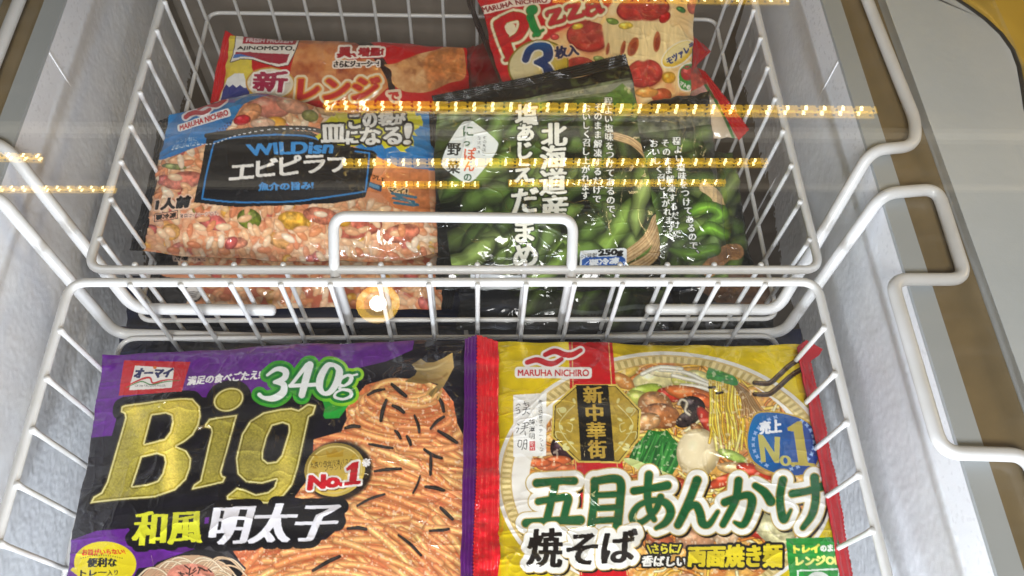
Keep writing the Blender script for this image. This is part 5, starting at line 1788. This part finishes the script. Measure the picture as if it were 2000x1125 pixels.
bag('edamame_pack', 'dark underside edamame bag lying beneath the brush lettered one, behind the basket wires', 'frozen food', 'frozen food bags in the baskets',
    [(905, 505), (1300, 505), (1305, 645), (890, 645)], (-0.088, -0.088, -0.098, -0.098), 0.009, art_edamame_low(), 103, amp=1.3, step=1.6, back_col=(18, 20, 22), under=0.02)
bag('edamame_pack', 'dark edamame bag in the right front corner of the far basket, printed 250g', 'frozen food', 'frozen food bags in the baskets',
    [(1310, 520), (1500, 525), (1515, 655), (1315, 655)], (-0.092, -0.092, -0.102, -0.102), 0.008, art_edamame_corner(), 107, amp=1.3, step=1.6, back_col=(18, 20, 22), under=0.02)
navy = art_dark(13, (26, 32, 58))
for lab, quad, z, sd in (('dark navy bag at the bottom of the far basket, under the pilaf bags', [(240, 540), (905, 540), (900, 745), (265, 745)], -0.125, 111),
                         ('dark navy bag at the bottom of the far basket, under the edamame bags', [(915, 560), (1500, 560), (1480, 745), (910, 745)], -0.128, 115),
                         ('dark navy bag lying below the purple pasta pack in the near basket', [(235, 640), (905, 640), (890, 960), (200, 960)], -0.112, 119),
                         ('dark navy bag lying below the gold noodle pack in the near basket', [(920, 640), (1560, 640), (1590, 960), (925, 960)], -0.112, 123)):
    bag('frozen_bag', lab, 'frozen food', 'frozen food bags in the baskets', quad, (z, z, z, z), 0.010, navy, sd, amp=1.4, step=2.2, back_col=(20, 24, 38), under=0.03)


# ------------------------------------------------------------------ gyoza bag
def art_gyoza():
    A = Sheet(390, 20, 970, 270, (196, 26, 34))
    A.frame(400, 40, 3.571)
    A.ink(A.poly([(40, -60), (340, -60), (330, 330), (420, 560), (60, 700)]), (224, 200, 72), noise=0.08)
    A.ink(A.poly([(70, 700), (120, 500), (160, 405), (205, 372), (272, 372), (300, 470), (340, 700)]), (236, 234, 230))
    A.ink(A.poly([(90, 700), (128, 480), (150, 446), (172, 468), (196, 448), (222, 470), (248, 452), (276, 474), (310, 470), (330, 700)]), (44, 52, 130))
    food = A.poly([(560, 60), (1100, 110), (1200, 200), (1270, 330), (1290, 460), (1180, 560), (560, 560), (600, 330), (640, 180)])
    n1 = fbm(A.h, A.w, 46, 5, 3)
    A.ink(food, (186, 104, 62))
    m = A.mask_of(food)
    A.tint(m * np.clip((n1 - 0.45) * 4, 0, 1), (226, 160, 100), 0.8)
    A.tint(m * np.clip((0.46 - n1) * 5, 0, 1), (132, 46, 40), 0.8)
    A.ink(A.stroke([(1040, 110), (1150, 190), (1230, 290), (1290, 400), (1310, 520)], [60, 64, 56, 50, 44]), (48, 32, 36))
    g = A.poly([(1252, 312), (1330, 300), (1420, 262), (1500, 228), (1600, 208), (1680, 180), (1730, 168), (1795, 186), (1815, 260), (1812, 400), (1700, 440), (1560, 500), (1400, 500), (1310, 440), (1300, 350)], smooth=True)
    A.ink(g, (204, 146, 96))
    m = A.mask_of(g)
    n2 = fbm(A.h, A.w, 30, 5, 9)
    A.tint(m * np.clip((n2 - 0.5) * 5, 0, 1), (232, 190, 140), 0.7)
    A.tint(m * np.clip((0.44 - n2) * 6, 0, 1), (150, 92, 58), 0.7)
    A.ink(A.poly([(1540, 260), (1700, 180), (1795, 190), (1815, 400), (1640, 420), (1560, 480)], smooth=True), (196, 112, 58), alpha=0.7, soft=14, noise=0.4)
    # maker
    pan = A.poly([(222, 92), (672, 106), (640, 186), (625, 224), (580, 308), (510, 322), (430, 304), (340, 276), (250, 270), (180, 292), (200, 240), (212, 180)])
    A.ink(pan, (60, 40, 30), grow=5)
    A.ink(pan, (236, 230, 220))
    A.ink(A.poly([(272, 110), (648, 122), (634, 172), (264, 164)]), (178, 34, 56))
    A.label('FRESH FROZEN', [(294, 124), (616, 132), (610, 158), (290, 150)], (240, 214, 220), (2.2, 2))
    A.label('AJINOMOTO.', [(230, 184), (626, 180), (624, 220), (226, 210)], (34, 28, 26), (2.6, 2.2))
    A.ink(A.poly([(220, 222), (592, 236), (570, 292), (520, 304), (450, 296), (370, 272), (280, 250), (196, 262)]), (160, 30, 56))
    A.ink(A.poly([(206, 240), (260, 240), (360, 268), (280, 256), (196, 266)]), (40, 110, 190))
    # new + title
    A.ink(A.ellipse((458, 440), 172, 112), (200, 150, 60))
    A.ink(A.ellipse((458, 440), 160, 102), (226, 214, 190))
    A.ink(A.ellipse((458, 446), 140, 90), (206, 196, 180))
    A.label('新', [(352, 368), (582, 352), (556, 500), (340, 490)], (160, 26, 70), (9, 6), [(12, (240, 232, 226))])
    A.label('レンジ', [(662, 404), (1222, 400), (1196, 548), (650, 552)], (196, 44, 44), (12, 8), [(26, (232, 214, 180)), (10, (226, 150, 60))])
    A.label('で', [(1286, 508), (1350, 506), (1350, 560), (1286, 562)], (196, 44, 44), (6, 5), [(20, (232, 206, 180))])
    A.label('具、', [(932, 190), (1062, 186), (1056, 254), (926, 260)], (170, 26, 40), (7, 5), [(14, (244, 232, 222))])
    A.label('増量!', [(1076, 192), (1246, 190), (1240, 244), (1072, 250)], (170, 26, 40), (6, 5), [(14, (244, 232, 222))])
    A.ink(A.stroke([(900, 292), (1050, 268), (1250, 258)], 5), (190, 40, 50))
    A.label('さらにジューシー!', [(904, 286), (1214, 278), (1212, 318), (900, 328)], (40, 24, 26), (3.4, 3), [(10, (240, 226, 216))])
    A.label('さらにジューシー!', [(904, 286), (1214, 278), (1212, 318), (900, 328)], (40, 24, 26), (3.4, 3))
    return A


gy = bag('gyoza_pack', 'red and yellow gyoza bag lying at the back behind the blue pilaf bag', 'frozen food', 'frozen food bags in the baskets',
         [(452, 72), (908, 92), (930, 250), (420, 250)], (-0.062, -0.060, -0.085, -0.085), 0.012, art_gyoza(), 131, amp=0.8, step=1.2, back_col=(150, 20, 30))
seal(gy, [(457, 70), (440, 150), (422, 240)], [(439, 58), (420, 140), (404, 236)], (-0.062, -0.074, -0.085), (-0.060, -0.073, -0.085), (196, 22, 34), ridges=3, seed=31)


# ------------------------------------------------------------------ pizza bags
def art_pizza():
    A = Sheet(880, -120, 1420, 300, (204, 28, 38))
    A.frame(900, 0, 3.448)
    food = A.poly([(1000, -400), (1800, -400), (1800, 1000), (700, 1000), (720, 640), (700, 480), (560, 290), (640, 220), (780, 170), (960, 80), (1020, 20)], smooth=False)
    n1 = fbm(A.h, A.w, 90, 5, 3)
    A.ink(food, (242, 206, 146), soft=10)
    m = A.mask_of(food, 0, 8)
    A.tint(m * np.clip((n1 - 0.52) * 6, 0, 1), (252, 234, 196), 0.8)
    A.tint(m * np.clip((0.44 - n1) * 6, 0, 1), (222, 130, 84), 0.6)
    A.tint(m * np.clip((fbm(A.h, A.w, 50, 4, 13) - 0.62) * 8, 0, 1), (238, 186, 96), 0.35)

    def slice_(c, rx, ry, a):
        A.ink(A.ellipse((c[0] + 6, c[1] + 10), rx, ry, a), (150, 70, 40), alpha=0.5, soft=12)
        A.ink(A.ellipse(c, rx, ry, a), (142, 34, 34))
        A.ink(A.ellipse((c[0], c[1] - 4), rx * 0.93, ry * 0.9, a), lambda X, Y, sd: np.array([184, 54, 50.]) * (0.70 + 0.55 * fbm(*sd.shape, 24, 4, int(c[0])))[..., None])
        A.tint(A.mask_of(A.ellipse(c, rx * .8, ry * .8, a), 0, 4) * np.clip((fbm(A.h, A.w, 10, 2, 3) - 0.66) * 10, 0, 1), (226, 160, 140), 0.35)
    slice_((1225, 62), 178, 92, -4)
    slice_((856, 246), 146, 104, 4)
    slice_((1236, 490), 124, 98, -8)
    slice_((810, 440), 96, 56, 4)
    cheese = A.poly([(965, 150), (1100, 140), (1300, 150), (1480, 200), (1540, 300), (1480, 420), (1380, 480), (1330, 410), (1290, 390), (1230, 410), (1160, 385), (1080, 380), (985, 350), (960, 240)], smooth=True)
    A.ink(cheese, lambda X, Y, sd: np.array([246, 220, 164.]) * (0.82 + 0.3 * fbm(*sd.shape, (14, 90), 4, 30))[..., None], soft=8)
    for c, rx, ry, a in (((1160, 312), 34, 66, 20), ((1320, 280), 24, 66, 4), ((1092, 320), 15, 50, 14), ((988, 330), 12, 40, 10)):
        A.ink(A.ellipse(c, rx, ry, a), (178, 92, 56), soft=4)
        A.ink(A.ellipse((c[0] + 4, c[1] + 8), rx * .6, ry * .7, a), (150, 58, 40), soft=4)
    for c, rx, ry, a, col in [((1372, 124), 44, 30, -40, (200, 24, 30)), ((632, 250), 30, 22, 0, (206, 60, 60)), ((1110, 172), 50, 24, 0, (238, 206, 70)), ((785, 180), 40, 22, -10, (238, 196, 60)), ((1020, 142), 44, 22, 10, (120, 150, 60)), ((1480, 70), 34, 20, 20, (60, 130, 60)),
                              ((930, 395), 40, 20, 10, (150, 170, 90)), ((1400, 520), 46, 40, 10, (242, 180, 50)), ((1560, 40), 40, 60, 0, (220, 110, 90)), ((1350, 640), 70, 50, 0, (206, 90, 50)), ((1250, 620), 80, 36, 0, (230, 160, 80))]:
        A.lump(c, rx, ry, a, col, edge=0.3, shine=0.25, noise=0.25)
    # Pizza
    cream = (244, 232, 200)
    Pl = A.strokes([([(262, 172), (298, 290), (336, 384)], [82, 74, 66]), ([(300, 402), (384, 360)], [24, 20]), ([(244, 158), (340, 112), (408, 118), (426, 172), (392, 238), (330, 268)], [50, 54, 60, 64, 54, 36])], grow=30)
    il = A.union([A.ellipse((478, 68), 38, 34, -20, grow=30), A.strokes([([(466, 118), (490, 180), (516, 226)], [52, 50, 46]), ([(452, 118), (482, 106)], [18, 16]), ([(492, 240), (552, 206)], [22, 18])], grow=30)])
    zs = []
    for ox, oy in ((0, 0), (128, -34)):
        zs += [([(580 + ox, 104 + oy), (586 + ox, 82 + oy), (664 + ox, 62 + oy)], [18, 24, 26]), ([(660 + ox, 66 + oy), (632 + ox, 112 + oy), (606 + ox, 156 + oy)], [34, 38, 34]), ([(602 + ox, 160 + oy), (690 + ox, 136 + oy), (696 + ox, 110 + oy)], [26, 26, 16])]
    zl = A.strokes(zs, grow=30)
    al = A.strokes([([(850, 40), (872, 10), (905, 8), (918, 40), (940, 82), (962, 66)], [26, 26, 32, 38, 28, 14]), ([(912, 40), (862, 56), (848, 88), (880, 102), (920, 74)], [24, 28, 36, 26, 20])], grow=30)
    allp = A.union([Pl, il, zl, al])
    A.ink(allp, (214, 150, 110), grow=24)
    A.ink(allp, cream, grow=20)
    A.ink(allp, (150, 130, 60), grow=4)
    for s_, col in ((Pl, (200, 34, 44)), (il, (24, 138, 66)), (zl, (196, 46, 58)), (al, (196, 46, 58))):
        A.ink(s_, col)
    A.ink(A.poly([(296, 176), (330, 160), (362, 166), (366, 196), (340, 222), (316, 228)], smooth=True), cream)
    # maker's strip
    A.ink(A.stroke([(150, 72), (300, 34), (440, 10), (580, -4)], 52), (244, 228, 214))
    A.label('MARUHA', [(140, 56), (342, 8), (350, 36), (150, 88)], (150, 30, 40), (2, 2))
    A.label('NICHIRO', [(366, 2), (580, -18), (582, 14), (374, 30)], (150, 30, 40), (2, 2))
    # three in a round seal
    A.ink(A.ellipse((520, 440), 206, 172, -10), (150, 130, 44), metal=0.2)
    A.ink(A.ellipse((520, 440), 194, 160, -10), lambda X, Y, sd: np.clip(np.array([232, 218, 170.]) - 70 * np.clip((X[..., None] - 1040) / 60, 0, 1) * np.array([.4, .6, 1.6]), 0, 255))
    three = A.strokes([([(436, 398), (462, 338), (520, 310), (580, 330), (580, 392), (500, 418)], [50, 52, 48, 66, 60, 20]), ([(500, 424), (572, 448), (592, 520), (548, 600), (470, 620)], [20, 54, 72, 60, 40])], grow=20)
    A.ink(three, (240, 236, 224), grow=10)
    A.ink(three, lambda X, Y, sd: np.stack([30 + 0 * X * Y, 60 + 60 * np.clip((105 - Y) / 40, 0, 1) + 0 * X, 120 + 70 * np.clip((105 - Y) / 40, 0, 1) + 0 * X], -1))
    A.label('枚入', [(632, 322), (790, 304), (794, 372), (642, 402)], (32, 40, 84), (5, 4), [(8, (226, 190, 150))])
    A.label('枚入', [(632, 322), (790, 304), (794, 372), (642, 402)], (32, 40, 84), (5, 4))
    # mozzarella and tomato stickers
    A.ink(A.ellipse((1462, 366), 128, 72, -34), (244, 238, 226))
    A.ink(A.ellipse((1462, 366), 118, 62, -34), (230, 190, 50))
    A.ink(A.ellipse((1458, 352), 108, 50, -34), (244, 228, 170), soft=14)
    A.label('モツァレラ', [(1384, 398), (1560, 290), (1580, 330), (1402, 440)], (40, 60, 130), (3, 2.6))
    tm = A.poly([(1478, 470), (1520, 436), (1580, 440), (1610, 470), (1590, 540), (1540, 606), (1482, 592), (1468, 530)], smooth=True, grow=10)
    A.ink(tm, (244, 236, 224), grow=9)
    A.ink(tm, (60, 150, 56))
    A.lump((1526, 494), 48, 50, 0, (206, 40, 36), edge=0.3, shine=0.3)
    A.ink(A.stroke([(1500, 456), (1524, 466), (1552, 450)], 8), (40, 110, 40))
    A.label('マトの', [(1482, 548), (1548, 580), (1536, 606), (1470, 572)], (240, 240, 230), (2.4, 2))
    return A


piz = bag('pizza_pack', 'red pizza bag with large Pizza lettering and a blue number three, behind the edamame', 'frozen food', 'frozen food bags in the baskets',
          [(903, -70), (1366, -70), (1342, 222), (1008, 222)], (-0.022, -0.022, -0.034, -0.034), 0.014, art_pizza(), 141, amp=1.0, step=1.2, back_col=(190, 24, 34),
          left=[(0, 0), (0.3, -0.002), (0.7, 0.002), (1, 0)])
seal(piz, [(906, -60), (928, 20), (990, 180)], [(896, -60), (916, 20), (984, 184)], (-0.022, -0.026, -0.032), (-0.030, -0.034, -0.038), (40, 26, 28), ridges=2, seed=41)
seal(piz, [(1352, 70), (1354, 100), (1352, 140)], [(1366, 80), (1390, 100), (1362, 126)], (-0.030, -0.030, -0.030), (-0.038, -0.040, -0.036), (176, 16, 30), ridges=2, seed=43)


def art_pizza_side():
    A = Sheet(1180, 60, 1500, 320, (206, 186, 160))
    A.rgb *= 0.85 + 0.3 * fbm(A.h, A.w, 60, 4, 3)[..., None]
    A.frame(900, 0, 3.448)
    A.ink(A.poly([(1540, 640), (1640, 560), (1700, 640), (1560, 760), (1480, 700)]), (206, 150, 150), alpha=0.8, noise=0.3)
    A.ink(A.stroke([(1640, 560), (1760, 760), (1840, 940)], 18), (40, 110, 50))
    A.ink(A.poly([(1330, 420), (1600, 420), (1660, 560), (1500, 640), (1400, 600)]), (196, 60, 50), alpha=0.8, noise=0.4)
    return A


piz2 = bag('pizza_pack', 'second pizza bag wedged at the right, showing its pale back and red crimped end', 'frozen food', 'frozen food bags in the baskets',
           [(1270, 110), (1362, 130), (1442, 272), (1290, 262)], (-0.060, -0.060, -0.064, -0.072), 0.010, art_pizza_side(), 151, amp=1.2, step=1.3, back_col=(190, 24, 34))
seal(piz2, [(1362, 132), (1402, 200), (1442, 274)], [(1378, 140), (1424, 196), (1464, 252)], (-0.058, -0.058, -0.062), (-0.054, -0.055, -0.058), (186, 16, 32), ridges=3, teeth=0.003, seed=45)
redart = Sheet(860, 0, 1060, 260, (128, 18, 26))
redart.rgb *= 0.7 + 0.6 * fbm(redart.h, redart.w, 40, 4, 5)[..., None]
bag('pizza_pack', 'dim red pizza bag edge between the gyoza bag and the front pizza bag', 'frozen food', 'frozen food bags in the baskets',
    [(912, 95), (975, 70), (1010, 215), (915, 215)], (-0.085, -0.080, -0.085, -0.090), 0.008, redart, 161, amp=1.2, step=1.6, back_col=(120, 16, 24))
